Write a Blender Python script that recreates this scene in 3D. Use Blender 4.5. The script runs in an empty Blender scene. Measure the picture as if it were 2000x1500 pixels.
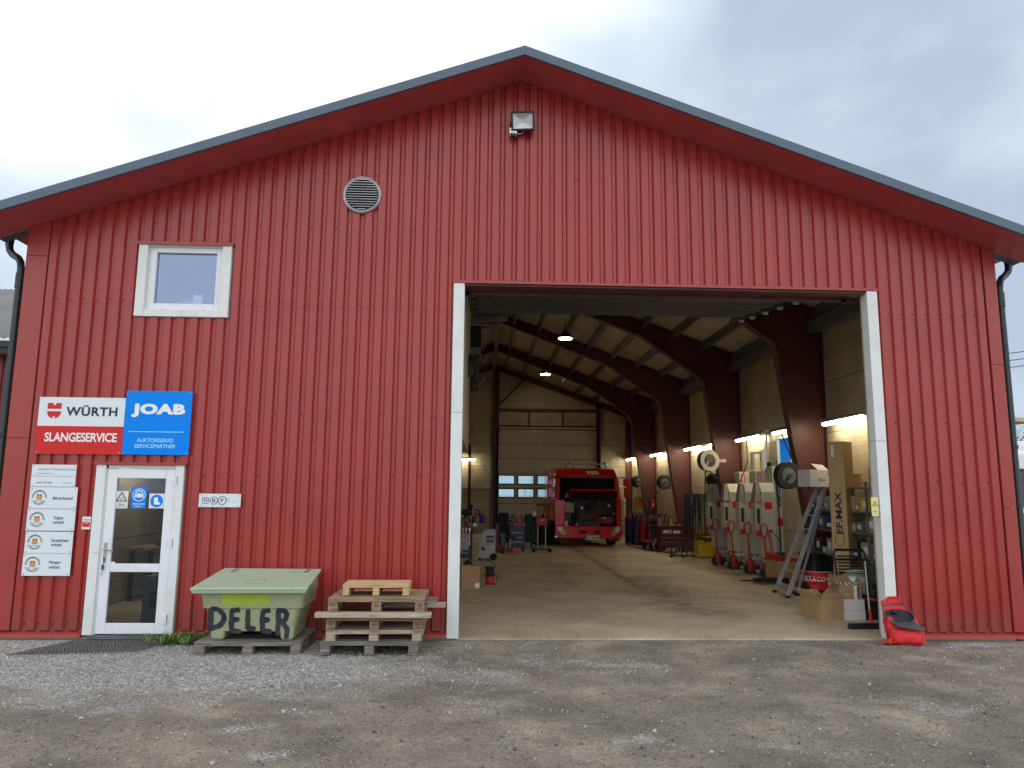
import bpy, bmesh, math, random
from mathutils import Vector, Matrix
random.seed(7)
R=math.radians
sc=bpy.context.scene
C=sc.collection
# ---------------------------------------------------------------- camera
F=1454.0; EYE=1.75
def _basis():
    up=Vector((89,9840,-F)).normalized()
    d=Vector((-59,-215,-F)); d-=up*d.dot(up); d.normalize()
    return Matrix((d.cross(up),d,up))
MC=_basis()
def _ray(px,py): return MC@Vector((px-1000,750-py,-F))
_b=_ray(1000,1247); D=EYE/(-_b[2]/_b[1])
def G(px,py,z=0.0):
    "point of the level z seen at a pixel of the photograph"
    v=_ray(px,py); t=(z-EYE)/v[2]; return Vector((v[0]*t,v[1]*t-D,z))
def P(px,py,y=0.0):
    "point of the vertical plane at depth y"
    v=_ray(px,py); t=(y+D)/v[1]; return Vector((v[0]*t,y,EYE+v[2]*t))
cam=bpy.data.cameras.new('camera'); co=bpy.data.objects.new('camera',cam); C.objects.link(co)
cam.sensor_width=36; cam.lens=F/2000*36; cam.clip_end=3000; cam.clip_start=.05
co.matrix_world=Matrix.Translation((0,-D,EYE))@MC.to_4x4()
sc.camera=co
# ---------------------------------------------------------------- light
w=bpy.data.worlds.new('World'); sc.world=w; w.use_nodes=True
nt=w.node_tree; N=nt.nodes; L=nt.links; N.clear()
def nd(t,**k):
    n=N.new(t)
    for a,b in k.items(): setattr(n,a,b)
    return n
out=nd('ShaderNodeOutputWorld'); bg=nd('ShaderNodeBackground'); L.new(bg.outputs[0],out.inputs[0])
sky=nd('ShaderNodeTexSky',sky_type='NISHITA'); sky.sun_disc=False; sky.sun_elevation=R(50); sky.sun_rotation=R(-20)
sk=nd('ShaderNodeMix',data_type='RGBA',blend_type='MULTIPLY'); sk.inputs[0].default_value=1
L.new(sky.outputs[0],sk.inputs[6]); sk.inputs[7].default_value=(.1,.1,.1,1)
tc=nd('ShaderNodeTexCoord')
mp=nd('ShaderNodeMapping'); mp.inputs['Scale'].default_value=(1,1,2.2); L.new(tc.outputs['Generated'],mp.inputs[0])
nz=nd('ShaderNodeTexNoise'); nz.inputs['Scale'].default_value=2.1; nz.inputs['Detail'].default_value=5; nz.inputs['Roughness'].default_value=.45; nz.inputs['Distortion'].default_value=.4
L.new(mp.outputs[0],nz.inputs['Vector'])
def dotn(v):
    n=nd('ShaderNodeVectorMath',operation='DOT_PRODUCT'); L.new(tc.outputs['Generated'],n.inputs[0]); n.inputs[1].default_value=Vector(v).normalized(); return n
d1=dotn(_ray(560,60)); r1=nd('ShaderNodeMapRange'); r1.inputs[1].default_value=.86; r1.inputs[2].default_value=.985; L.new(d1.outputs['Value'],r1.inputs[0])
a1=nd('ShaderNodeMath',operation='MULTIPLY_ADD'); L.new(nz.outputs[0],a1.inputs[0]); a1.inputs[1].default_value=2.6; a1.inputs[2].default_value=-1.22
a2=nd('ShaderNodeMath',operation='ADD'); a2.use_clamp=True; L.new(a1.outputs[0],a2.inputs[0]); L.new(r1.outputs[0],a2.inputs[1])
cr=nd('ShaderNodeValToRGB'); L.new(a2.outputs[0],cr.inputs[0])
e=cr.color_ramp.elements; e[0].position=0; e[0].color=(.42,.50,.62,1); e[1].position=1; e[1].color=(1.05,1.08,1.08,1)
m_=cr.color_ramp.elements.new(.45); m_.color=(.62,.71,.82,1)
# clouds behind the viewer are a bright even white
d2=dotn((0,-1,.35)); r2=nd('ShaderNodeMapRange'); r2.inputs[1].default_value=-.1; r2.inputs[2].default_value=.6; L.new(d2.outputs['Value'],r2.inputs[0])
bk=nd('ShaderNodeMix',data_type='RGBA'); L.new(r2.outputs[0],bk.inputs[0]); L.new(cr.outputs[0],bk.inputs[6]); bk.inputs[7].default_value=(1.28,1.33,1.4,1)
mx=nd('ShaderNodeMix',data_type='RGBA'); mx.inputs[0].default_value=.94; L.new(sk.outputs[2],mx.inputs[6]); L.new(bk.outputs[2],mx.inputs[7])
L.new(mx.outputs[2],bg.inputs[0]); bg.inputs[1].default_value=1.0
sl=bpy.data.lights.new('sun','SUN'); sl.energy=.7; sl.angle=R(25); sl.color=(1,.96,.9)
so=bpy.data.objects.new('sun',sl); C.objects.link(so)
so.rotation_euler=Vector((.35,-.55,-.95)).to_track_quat('-Z','Y').to_euler()
sc.view_settings.view_transform='Standard'; sc.view_settings.look='None'; sc.view_settings.exposure=.28; sc.view_settings.gamma=1
sc.cycles.max_bounces=7; sc.cycles.diffuse_bounces=4; sc.cycles.use_light_tree=True
sc.cycles.sample_clamp_indirect=4
# ---------------------------------------------------------------- materials
def s2l(c): return tuple((x/255/12.92 if x<11 else ((x/255+.055)/1.055)**2.4) for x in c)
MATS={}
def mat(name,col,rough=.6,metal=0,var=.12,vs=3,bump=0,bs=60,emit=None,es=0,spec=.5,coat=0,dirt=None,ds=1.5,da=.5,alpha=1):
    if name in MATS: return MATS[name]
    m=bpy.data.materials.new(name); m.use_nodes=True; t=m.node_tree; b=t.nodes['Principled BSDF']
    b.inputs['Roughness'].default_value=rough; b.inputs['Metallic'].default_value=metal; b.inputs['Specular IOR Level'].default_value=spec
    b.inputs['Coat Weight'].default_value=coat; b.inputs['Coat Roughness'].default_value=.1
    tcn=t.nodes.new('ShaderNodeTexCoord'); src=tcn.outputs['Object']
    col=tuple(col)
    last=None
    n=t.nodes.new('ShaderNodeTexNoise'); n.inputs['Scale'].default_value=vs; n.inputs['Detail'].default_value=6; n.inputs['Roughness'].default_value=.6; t.links.new(src,n.inputs['Vector'])
    r=t.nodes.new('ShaderNodeValToRGB'); t.links.new(n.outputs[0],r.inputs[0])
    r.color_ramp.elements[0].position=.3; r.color_ramp.elements[1].position=.7
    r.color_ramp.elements[0].color=tuple(c*(1-var) for c in col)+(1,); r.color_ramp.elements[1].color=tuple(min(1,c*(1+var)) for c in col)+(1,)
    last=r.outputs[0]
    if dirt:
        n2=t.nodes.new('ShaderNodeTexNoise'); n2.inputs['Scale'].default_value=ds; n2.inputs['Detail'].default_value=8; n2.inputs['Roughness'].default_value=.7; t.links.new(src,n2.inputs['Vector'])
        r2=t.nodes.new('ShaderNodeMapRange'); r2.inputs[1].default_value=.5; r2.inputs[2].default_value=.72; r2.inputs[4].default_value=da; t.links.new(n2.outputs[0],r2.inputs[0])
        mm=t.nodes.new('ShaderNodeMix'); mm.data_type='RGBA'; t.links.new(r2.outputs[0],mm.inputs[0]); t.links.new(last,mm.inputs[6]); mm.inputs[7].default_value=tuple(dirt)+(1,)
        last=mm.outputs[2]
    t.links.new(last,b.inputs['Base Color'])
    # gloss varies a little too
    rr=t.nodes.new('ShaderNodeMapRange'); rr.inputs[3].default_value=max(0,rough-.08); rr.inputs[4].default_value=min(1,rough+.1); t.links.new(n.outputs[0],rr.inputs[0]); t.links.new(rr.outputs[0],b.inputs['Roughness'])
    if bump:
        n3=t.nodes.new('ShaderNodeTexNoise'); n3.inputs['Scale'].default_value=bs; n3.inputs['Detail'].default_value=4; t.links.new(src,n3.inputs['Vector'])
        bp=t.nodes.new('ShaderNodeBump'); bp.inputs['Strength'].default_value=bump; bp.inputs['Distance'].default_value=.01; t.links.new(n3.outputs[0],bp.inputs['Height']); t.links.new(bp.outputs[0],b.inputs['Normal'])
    if emit: b.inputs['Emission Color'].default_value=tuple(emit)+(1,); b.inputs['Emission Strength'].default_value=es
    MATS[name]=m; return m
def glass(name,refl,tint,rough=.02):
    m=bpy.data.materials.new(name); m.use_nodes=True; t=m.node_tree; t.nodes.clear()
    o=t.nodes.new('ShaderNodeOutputMaterial'); g=t.nodes.new('ShaderNodeBsdfGlossy'); g.inputs['Roughness'].default_value=rough; g.inputs[0].default_value=(.62,.74,1,1)
    tr=t.nodes.new('ShaderNodeBsdfTransparent'); tr.inputs[0].default_value=tuple(tint)+(1,)
    mx=t.nodes.new('ShaderNodeMixShader'); fr=t.nodes.new('ShaderNodeFresnel'); fr.inputs[0].default_value=1.5
    ad=t.nodes.new('ShaderNodeMath'); ad.operation='ADD'; ad.inputs[1].default_value=refl-.04; ad.use_clamp=True
    t.links.new(fr.outputs[0],ad.inputs[0]); t.links.new(ad.outputs[0],mx.inputs[0]); t.links.new(tr.outputs[0],mx.inputs[1]); t.links.new(g.outputs[0],mx.inputs[2]); t.links.new(mx.outputs[0],o.inputs[0]); return m
RED=mat('red_sheet',(.335,.030,.024),.30,var=.12,vs=1.1,dirt=(.29,.045,.036),ds=.8,da=.5,spec=.55)
REDT=mat('red_trim',(.33,.035,.029),.36,var=.06,spec=.55)
SCREW=mat('screw',(.10,.012,.012),.5)
SOFF=mat('soffit_red',(.45,.075,.08),.4)
ROOF=mat('roof_blue_grey',(.075,.115,.16),.4,var=.08)
GUT=mat('gutter_dark',(.012,.015,.02),.35)
WHT=mat('white_paint',(.72,.74,.72),.45,var=.04,dirt=(.42,.38,.30),ds=2.2,da=.35)
WHTD=mat('white_grimy',(.72,.75,.74),.45,var=.04,dirt=(.42,.38,.30),ds=2.5,da=.3)
PVC=mat('pvc_white',(.76,.79,.82),.3,var=.03,dirt=(.45,.42,.36),ds=4,da=.3)
SIGNW=mat('sign_white',(.70,.76,.80),.35,var=.03)
SIGNR=mat('sign_red',(.60,.024,.022),.45,var=.03,spec=.25)
SIGNB=mat('sign_blue',(.0,.235,.85),.45,var=.03,spec=.15)
BLK=mat('black',(.012,.013,.016),.45)
BLKP=mat('black_plastic',(.018,.018,.02),.4,dirt=(.06,.055,.05),ds=5)
DARK=mat('dark_steel',(.035,.037,.042),.45,metal=.3,dirt=(.07,.05,.035),ds=4)
RUB=mat('rubber',(.018,.018,.018),.8,bump=.4,bs=40)
STEEL=mat('steel',(.42,.43,.44),.35,metal=.85,dirt=(.2,.18,.15),ds=5)
ALU=mat('aluminium',(.55,.56,.57),.38,metal=.7,dirt=(.25,.24,.2),ds=6)
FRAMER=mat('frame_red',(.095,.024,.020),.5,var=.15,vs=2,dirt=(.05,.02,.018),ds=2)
GREYP=mat('grey_purlin',(.15,.16,.17),.5,metal=.2)
FLOORM=None
TIRED=mat('machine_grey',(.32,.33,.33),.5,dirt=(.12,.11,.1),ds=4)
LIFT=mat('lift_cream',(.54,.52,.44),.45,var=.06,dirt=(.18,.13,.08),ds=3,da=.55)
LRED=mat('machine_red',(.45,.02,.015),.4,dirt=(.10,.02,.02),ds=5)
CARD=mat('cardboard',(.40,.25,.13),.85,var=.1,vs=5,bump=.1,bs=30,dirt=(.28,.17,.09),ds=3,da=.4)
CARDL=mat('cardboard_light',(.50,.34,.17),.85,var=.08,vs=4,dirt=(.33,.21,.11),ds=2,da=.4)
CARDI=mat('cardboard_inside',(.30,.18,.09),.9,var=.1)
BOXW=mat('white_box',(.62,.60,.58),.7,dirt=(.45,.42,.4),ds=5,da=.3)
YEL=mat('yellow',(.75,.50,.02),.5,dirt=(.2,.14,.03),ds=4)
BLUE=mat('blue_paint',(.02,.05,.22),.4,dirt=(.02,.02,.04),ds=5)
NAVY=mat('navy_cloth',(.012,.016,.05),.9,bump=.5,bs=25)
GRN=mat('green_cloth',(.005,.045,.028),.85,bump=.4,bs=18)
CHROME=mat('chrome',(.75,.75,.76),.15,metal=1)
PAPER=mat('paper',(.75,.75,.72),.7)
TXTK=mat('print_black',(.015,.02,.03),.5,var=0)
TXTW=mat('print_white',(.80,.84,.88),.5,var=0)
TXTC=mat('print_cyan',(.35,.85,.95),.5,var=0)
TXTR=mat('print_red',(.55,.01,.02),.5,var=0)
TXTG=mat('print_grey',(.25,.28,.31),.5,var=0)
TUBE=mat('tube_light',(1,1,1),.5,var=0,emit=(1.0,.86,.60),es=28)
HIGH=mat('high_bay_light',(1,1,1),.5,var=0,emit=(1.0,.88,.62),es=36)
def wood(name,c1,c2,sc_=(1,14,14)):
    m=bpy.data.materials.new(name); m.use_nodes=True; t=m.node_tree; b=t.nodes['Principled BSDF']; b.inputs['Roughness'].default_value=.8
    tcn=t.nodes.new('ShaderNodeTexCoord'); mpn=t.nodes.new('ShaderNodeMapping'); mpn.inputs['Scale'].default_value=sc_; t.links.new(tcn.outputs['Object'],mpn.inputs[0])
    n=t.nodes.new('ShaderNodeTexNoise'); n.inputs['Scale'].default_value=4; n.inputs['Detail'].default_value=8; n.inputs['Distortion'].default_value=.6; t.links.new(mpn.outputs[0],n.inputs['Vector'])
    r=t.nodes.new('ShaderNodeValToRGB'); r.color_ramp.elements[0].position=.32; r.color_ramp.elements[1].position=.68; r.color_ramp.elements[0].color=tuple(c1)+(1,); r.color_ramp.elements[1].color=tuple(c2)+(1,)
    t.links.new(n.outputs[0],r.inputs[0]); t.links.new(r.outputs[0],b.inputs['Base Color'])
    bp=t.nodes.new('ShaderNodeBump'); bp.inputs['Strength'].default_value=.4; bp.inputs['Distance'].default_value=.004; t.links.new(n.outputs[0],bp.inputs['Height']); t.links.new(bp.outputs[0],b.inputs['Normal'])
    MATS[name]=m; return m
WOODG=wood('wood_grey',(.10,.085,.07),(.27,.24,.20)); WOODB=wood('wood_brown',(.17,.115,.065),(.38,.28,.18)); WOODY=wood('wood_new',(.42,.28,.13),(.68,.50,.27))
WOODP=wood('wood_pale',(.28,.22,.16),(.58,.48,.36))
# rain splash leaves a low, ragged band of dried mud on the sheets
_t=RED.node_tree; _b=_t.nodes['Principled BSDF']; _l=_b.inputs['Base Color'].links[0].from_socket
_c=_t.nodes.new('ShaderNodeTexCoord'); _s=_t.nodes.new('ShaderNodeSeparateXYZ'); _t.links.new(_c.outputs['Object'],_s.inputs[0])
_n=_t.nodes.new('ShaderNodeTexNoise'); _n.inputs['Scale'].default_value=7; _n.inputs['Detail'].default_value=8; _t.links.new(_c.outputs['Object'],_n.inputs['Vector'])
_r=_t.nodes.new('ShaderNodeMapRange'); _r.inputs[1].default_value=.05; _r.inputs[2].default_value=.42; _r.inputs[3].default_value=1; _r.inputs[4].default_value=0; _t.links.new(_s.outputs[2],_r.inputs[0])
_m=_t.nodes.new('ShaderNodeMath'); _m.operation='MULTIPLY'; _t.links.new(_r.outputs[0],_m.inputs[0]); _t.links.new(_n.outputs[0],_m.inputs[1])
_x=_t.nodes.new('ShaderNodeMix'); _x.data_type='RGBA'; _t.links.new(_m.outputs[0],_x.inputs[0]); _t.links.new(_l,_x.inputs[6]); _x.inputs[7].default_value=(.16,.075,.055,1); _t.links.new(_x.outputs[2],_b.inputs['Base Color'])
# ---------------------------------------------------------------- mesh helpers
class MB:
    def __init__(s): s.v=[]; s.f=[]; s.mi=[]; s.M=Matrix(); s.m=0
    def vert(s,p): s.v.append(s.M@Vector(p)); return len(s.v)-1
    def face(s,idx): s.f.append(idx); s.mi.append(s.m)
    def quad(s,*p): s.face([s.vert(q) for q in p])
    def box(s,a,b):
        x0,y0,z0=a; x1,y1,z1=b
        if x0>x1:x0,x1=x1,x0
        if y0>y1:y0,y1=y1,y0
        if z0>z1:z0,z1=z1,z0
        i=[s.vert(p) for p in ((x0,y0,z0),(x1,y0,z0),(x1,y1,z0),(x0,y1,z0),(x0,y0,z1),(x1,y0,z1),(x1,y1,z1),(x0,y1,z1))]
        for q in ((0,3,2,1),(4,5,6,7),(0,1,5,4),(1,2,6,5),(2,3,7,6),(3,0,4,7)): s.face([i[k] for k in q])
        return s
    def hexa(s,lo,hi):
        i=[s.vert(p) for p in lo+hi]
        for q in ((0,3,2,1),(4,5,6,7),(0,1,5,4),(1,2,6,5),(2,3,7,6),(3,0,4,7)): s.face([i[k] for k in q])
        return s
    def prism(s,pts,y0,y1):
        "polygon given as (x,z) pairs extruded along y"
        a=[s.vert((x,y0,z)) for x,z in pts]; b=[s.vert((x,y1,z)) for x,z in pts]; n=len(pts)
        s.face(a); s.face(b[::-1])
        for k in range(n): s.face([a[k],b[k],b[(k+1)%n],a[(k+1)%n]])
        return s
    def prismx(s,pts,x0,x1):
        "polygon given as (y,z) pairs extruded along x"
        a=[s.vert((x0,y,z)) for y,z in pts]; b=[s.vert((x1,y,z)) for y,z in pts]; n=len(pts)
        s.face(a[::-1]); s.face(b)
        for k in range(n): s.face([a[(k+1)%n],b[(k+1)%n],b[k],a[k]])
        return s
    def cyl(s,p0,p1,r0,r1=None,n=14,caps=True):
        p0=Vector(p0);p1=Vector(p1); r1=r0 if r1 is None else r1
        d=(p1-p0); 
        if d.length<1e-6: return s
        d.normalize(); u=d.orthogonal().normalized(); v=d.cross(u)
        a=[];b=[]
        for k in range(n):
            t=2*math.pi*k/n; o=u*math.cos(t)+v*math.sin(t)
            a.append(s.vert(p0+o*r0)); b.append(s.vert(p1+o*r1))
        for k in range(n): s.face([a[k],a[(k+1)%n],b[(k+1)%n],b[k]])
        if caps: s.face(a[::-1]); s.face(b)
        return s
    def tube(s,pts,r,n=8):
        pts=[Vector(p) for p in pts]; rings=[]
        u=None
        for i,p in enumerate(pts):
            d=(pts[min(i+1,len(pts)-1)]-pts[max(i-1,0)]).normalized()
            if u is None: u=d.orthogonal().normalized()
            else: u=(u-d*u.dot(d)); u=u.normalized() if u.length>1e-5 else d.orthogonal().normalized()
            v=d.cross(u); rr=r[i] if isinstance(r,(list,tuple)) else r
            rings.append([s.vert(p+(u*math.cos(2*math.pi*k/n)+v*math.sin(2*math.pi*k/n))*rr) for k in range(n)])
        for a,b in zip(rings,rings[1:]):
            for k in range(n): s.face([a[k],a[(k+1)%n],b[(k+1)%n],b[k]])
        s.face(rings[0][::-1]); s.face(rings[-1]); return s
    def ring(s,c,ax,R0,r,n=24,m=8):
        c=Vector(c); ax=Vector(ax).normalized(); u=ax.orthogonal().normalized(); v=ax.cross(u); g=[]
        for i in range(n):
            t=2*math.pi*i/n; o=u*math.cos(t)+v*math.sin(t)
            g.append([s.vert(c+o*(R0+r*math.cos(2*math.pi*k/m))+ax*(r*math.sin(2*math.pi*k/m))) for k in range(m)])
        for i in range(n):
            a=g[i]; b=g[(i+1)%n]
            for k in range(m): s.face([a[k],b[k],b[(k+1)%m],a[(k+1)%m]])
        return s
    def lathe(s,prof,c,ax=(0,0,1),n=24):
        "prof: (radius, height) pairs along the axis"
        c=Vector(c); ax=Vector(ax).normalized(); u=ax.orthogonal().normalized(); v=ax.cross(u); g=[]
        for r,h in prof: g.append([s.vert(c+ax*h+(u*math.cos(2*math.pi*k/n)+v*math.sin(2*math.pi*k/n))*r) for k in range(n)])
        for a,b in zip(g,g[1:]):
            for k in range(n): s.face([a[k],a[(k+1)%n],b[(k+1)%n],b[k]])
        s.face(g[0][::-1]); s.face(g[-1]); return s
    def grid(s,fn,nu,nv):
        g=[[s.vert(fn(i/nu,j/nv)) for i in range(nu+1)] for j in range(nv+1)]
        for j in range(nv):
            for i in range(nu): s.face([g[j][i],g[j][i+1],g[j+1][i+1],g[j+1][i]])
        return s
    def build(s,name,mats,parent=None,bevel=0,smooth=False,sub=0):
        me=bpy.data.meshes.new(name); me.from_pydata([tuple(p) for p in s.v],[],s.f)
        if not isinstance(mats,(list,tuple)): mats=[mats]
        for m in mats: me.materials.append(m)
        if len(mats)>1: me.polygons.foreach_set('material_index',s.mi)
        bm=bmesh.new(); bm.from_mesh(me); bmesh.ops.recalc_face_normals(bm,faces=bm.faces); bm.to_mesh(me); bm.free()
        o=bpy.data.objects.new(name,me); C.objects.link(o); o.parent=parent
        if smooth:
            me.polygons.foreach_set('use_smooth',[True]*len(me.polygons))
            try: me.set_sharp_from_angle(angle=R(38))
            except Exception: pass
        if sub:
            q=o.modifiers.new('s','SUBSURF'); q.levels=sub; q.render_levels=sub
        if bevel:
            q=o.modifiers.new('b','BEVEL'); q.width=bevel; q.segments=2; q.limit_method='ANGLE'; q.angle_limit=R(35)
        me.update(); return o
def thing(name,label,cat,loc=(0,0,0),rz=0,group=None):
    o=bpy.data.objects.new(name,None); C.objects.link(o); o.location=loc; o.rotation_euler=(0,0,rz); o.empty_display_size=.1
    o['label']=label; o['category']=cat
    if group: o['group']=group
    return o
def tag(o,label,cat,group=None):
    o['label']=label; o['category']=cat
    if group: o['group']=group
    return o
def struct(o,kind='structure'): o['kind']=kind; return o
def dup(o,loc,rz=None,label=None,parent=None):
    c=o.copy(); C.objects.link(c); c.parent=parent
    if parent is None: c.location=loc
    if rz is not None: c.rotation_euler=(0,0,rz)
    if label: c['label']=label
    for ch in list(o.children): dup(ch,None,None,None,c)
    return c
def text(name,s,x0,x1,z0,z1,y,m,parent=None,bold=0,shear=0,M=None,ext=.0015,space=1.0,fit=True,align=None):
    "lettering fitted into the box x0..x1, z0..z1 of the plane y, facing the yard (or moved by M)"
    cu=bpy.data.curves.new(name,'FONT'); cu.body=s; cu.offset=bold; cu.shear=shear; cu.space_character=space; cu.resolution_u=3; cu.extrude=0
    if align: cu.align_x=align
    t=bpy.data.objects.new(name,cu); C.objects.link(t)
    bpy.context.view_layer.update()
    me=bpy.data.meshes.new_from_object(t.evaluated_get(bpy.context.evaluated_depsgraph_get()))
    C.objects.unlink(t); bpy.data.objects.remove(t); bpy.data.curves.remove(cu)
    xs=[v.co.x for v in me.vertices]; ys=[v.co.y for v in me.vertices]
    ax,bx,ay,by=min(xs),max(xs),min(ys),max(ys)
    for v in me.vertices:
        p=Vector((x0+(v.co.x-ax)/(bx-ax)*(x1-x0),y,z0+(v.co.y-ay)/(by-ay)*(z1-z0)))
        v.co=M@p if M else p
    me.materials.clear(); me.materials.append(m); me.name=name
    o=bpy.data.objects.new(name,me); C.objects.link(o); o.parent=parent
    return o
def disc(mb,cx,cz,y,r,n=24): mb.face([mb.vert((cx+r*math.cos(2*math.pi*k/n),y,cz+r*math.sin(2*math.pi*k/n))) for k in range(n)])
def arc(mb,cx,cz,y,r0,r1,a0,a1,n=24):
    for k in range(n):
        t0=R(a0+(a1-a0)*k/n); t1=R(a0+(a1-a0)*(k+1)/n)
        mb.quad(*[(cx+r*math.cos(t),y,cz+r*math.sin(t)) for r,t in ((r0,t0),(r1,t0),(r1,t1),(r0,t1))])
# ---------------------------------------------------------------- ground
from mathutils import noise as NZ
def nodes_mat(name):
    m=bpy.data.materials.new(name); m.use_nodes=True; t=m.node_tree
    def n(ty,**k):
        q=t.nodes.new(ty)
        for a,b in k.items():
            if a.startswith('i_'):
                key=a[2:]; q.inputs[int(key) if key.isdigit() else key.replace('_',' ')].default_value=b
            else: setattr(q,a,b)
        return q
    def math_(op,a,b=None,c=None,clamp=False):
        q=t.nodes.new('ShaderNodeMath'); q.operation=op; q.use_clamp=clamp
        for i,v in enumerate((a,b,c)):
            if v is None: continue
            if isinstance(v,(int,float)): q.inputs[i].default_value=v
            else: t.links.new(v,q.inputs[i])
        return q.outputs[0]
    def mixc(f,a,b,bt='MIX'):
        q=t.nodes.new('ShaderNodeMix'); q.data_type='RGBA'; q.blend_type=bt
        for i,v in ((0,f),(6,a),(7,b)):
            if isinstance(v,(int,float)): q.inputs[i].default_value=v
            elif isinstance(v,tuple): q.inputs[i].default_value=v+(1,)
            else: t.links.new(v,q.inputs[i])
        return q.outputs[2]
    return m,t,n,math_,mixc,t.nodes['Principled BSDF']
PATCH=[(G(px,py,0).x,G(px,py,0).y,rx,ry,k) for px,py,rx,ry,k in ((470,1420,.28,.09,.9),(520,1468,.35,.08,.8),(1200,1292,.55,.12,.75),(1270,1300,.3,.16,.6),(1240,1440,.30,.10,.9),(1310,1452,.2,.06,.8),(1540,1460,.3,.06,.7),(1900,1258,.8,.12,.95),(1960,1300,.5,.12,.6),(900,1372,.35,.07,.5),(1000,1430,.4,.05,.45),(1860,1385,.4,.1,.45))]
def gmask(x,y):
    "share of pale gravel at a point of the yard"
    n1=NZ.fractal(Vector((x*.55,y*.9,3.1)),1,2,4)
    a=min(1,max(0,(1.2-x)/3.6)); b=min(1,max(0,(y+3.3)/1.6))
    s=min(a,b)
    stripe=0
    wx=x+.25*NZ.noise(Vector((x*2.1,y*2.1,1))); wy=y+.16*NZ.noise(Vector((x*2.6,y*2.6,9)))+.10*NZ.noise(Vector((x*7,y*7,4)))
    for cx_,cy_,rx_,ry_,k_ in PATCH: stripe=max(stripe,k_*math.exp(-((wx-cx_)/(rx_*.9))**2-((wy-cy_)/(ry_*1.5))**2))
    n3=NZ.fractal(Vector((x*2.3,y*3.4,8.1)),1,2,3)
    return max(0,min(1,(max(s*1.15,stripe)+n1*.5+n3*.28-.28)*1.45))
xs=[-600,-150,-40,-16,-9]+[-7.5+i*.085 for i in range(int(16.5/.085))]+[10,16,40,150,600]
ys=[-400,-100,-30,-10]+[-6.4+i*.08 for i in range(int(6.3/.08))]+[-.06,.3,26,60,200,900]
g=MB(); idx={}
for j,y in enumerate(ys):
    for i,x in enumerate(xs):
        near=(-7.6<x<9.1 and -6.5<y<-.05)
        fade=min(1,max(0,(-y-.05)/.5))
        z=(-.02+ (NZ.fractal(Vector((x*.7,y*.7,0)),1,2,3)*.022+NZ.noise(Vector((x*6,y*6,5)))*.006)*fade) if near else -.02
        g.vert((x,y,z))
nx=len(xs)
for j in range(len(ys)-1):
    for i in range(nx-1): g.face([j*nx+i,j*nx+i+1,(j+1)*nx+i+1,(j+1)*nx+i])
m,t,n,mt,mc,b=nodes_mat('yard')
tcn=n('ShaderNodeTexCoord'); att=n('ShaderNodeAttribute',attribute_name='gravel')
v1=n('ShaderNodeTexVoronoi',i_Scale=62); t.links.new(tcn.outputs['Object'],v1.inputs['Vector'])
v2=n('ShaderNodeTexVoronoi',i_Scale=27); t.links.new(tcn.outputs['Object'],v2.inputs['Vector'])
n1=n('ShaderNodeTexNoise',i_Scale=1.1,i_Detail=8,i_Roughness=.65); t.links.new(tcn.outputs['Object'],n1.inputs['Vector'])
n2=n('ShaderNodeTexNoise',i_Scale=34,i_Detail=5,i_Roughness=.7); t.links.new(tcn.outputs['Object'],n2.inputs['Vector'])
sv=n('ShaderNodeSeparateColor'); t.links.new(v1.outputs['Color'],sv.inputs[0])
sv2=n('ShaderNodeSeparateColor'); t.links.new(v2.outputs['Color'],sv2.inputs[0])
rg=n('ShaderNodeValToRGB'); t.links.new(sv.outputs[0],rg.inputs[0])
rg.color_ramp.elements[0].color=(.13,.13,.12,1); rg.color_ramp.elements[1].color=(.88,.87,.84,1); q=rg.color_ramp.elements.new(.5); q.color=(.42,.42,.41,1)
rd=n('ShaderNodeValToRGB'); t.links.new(n1.outputs[0],rd.inputs[0])
rd.color_ramp.elements[0].position=.33; rd.color_ramp.elements[0].color=(.165,.145,.115,1); rd.color_ramp.elements[1].position=.70; rd.color_ramp.elements[1].color=(.44,.385,.29,1); _q=rd.color_ramp.elements.new(.52); _q.color=(.27,.235,.185,1)
spk=mt('GREATER_THAN',sv.outputs[1],.93); dirt=mc(mt('MULTIPLY',spk,.22),rd.outputs[0],(.38,.37,.35))
dirt=mc(.85,dirt,n2.outputs[0],'OVERLAY'); n4=n('ShaderNodeTexNoise',i_Scale=80,i_Detail=4,i_Roughness=.7); t.links.new(tcn.outputs['Object'],n4.inputs['Vector']); dirt=mc(.8,dirt,n4.outputs[0],'OVERLAY')
gm=mt('MULTIPLY_ADD',att.outputs['Fac'],1.5,mt('MULTIPLY_ADD',n2.outputs[0],.9,-.7),clamp=True)
base=mc(gm,dirt,mc(.25,rg.outputs[0],rd.outputs[0]))
t.links.new(base,b.inputs['Base Color']); b.inputs['Roughness'].default_value=.85; b.inputs['Specular IOR Level'].default_value=.3
hgt=mt('ADD',mt('MULTIPLY',v1.outputs['Distance'],-.6),mt('ADD',mt('MULTIPLY',n2.outputs[0],1.2),mt('MULTIPLY',sv.outputs[2],.35)))
bp=n('ShaderNodeBump',i_Strength=1.0,i_Distance=.016); t.links.new(hgt,bp.inputs['Height']); t.links.new(bp.outputs[0],b.inputs['Normal'])
go=g.build('ground',m,smooth=True); struct(go)
at_=go.data.attributes.new('gravel','FLOAT','POINT')
at_.data.foreach_set('value',[gmask(v.co.x,v.co.y) if -8<v.co.x<9.2 and -6.5<v.co.y<0 else .3 for v in go.data.vertices])
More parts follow.
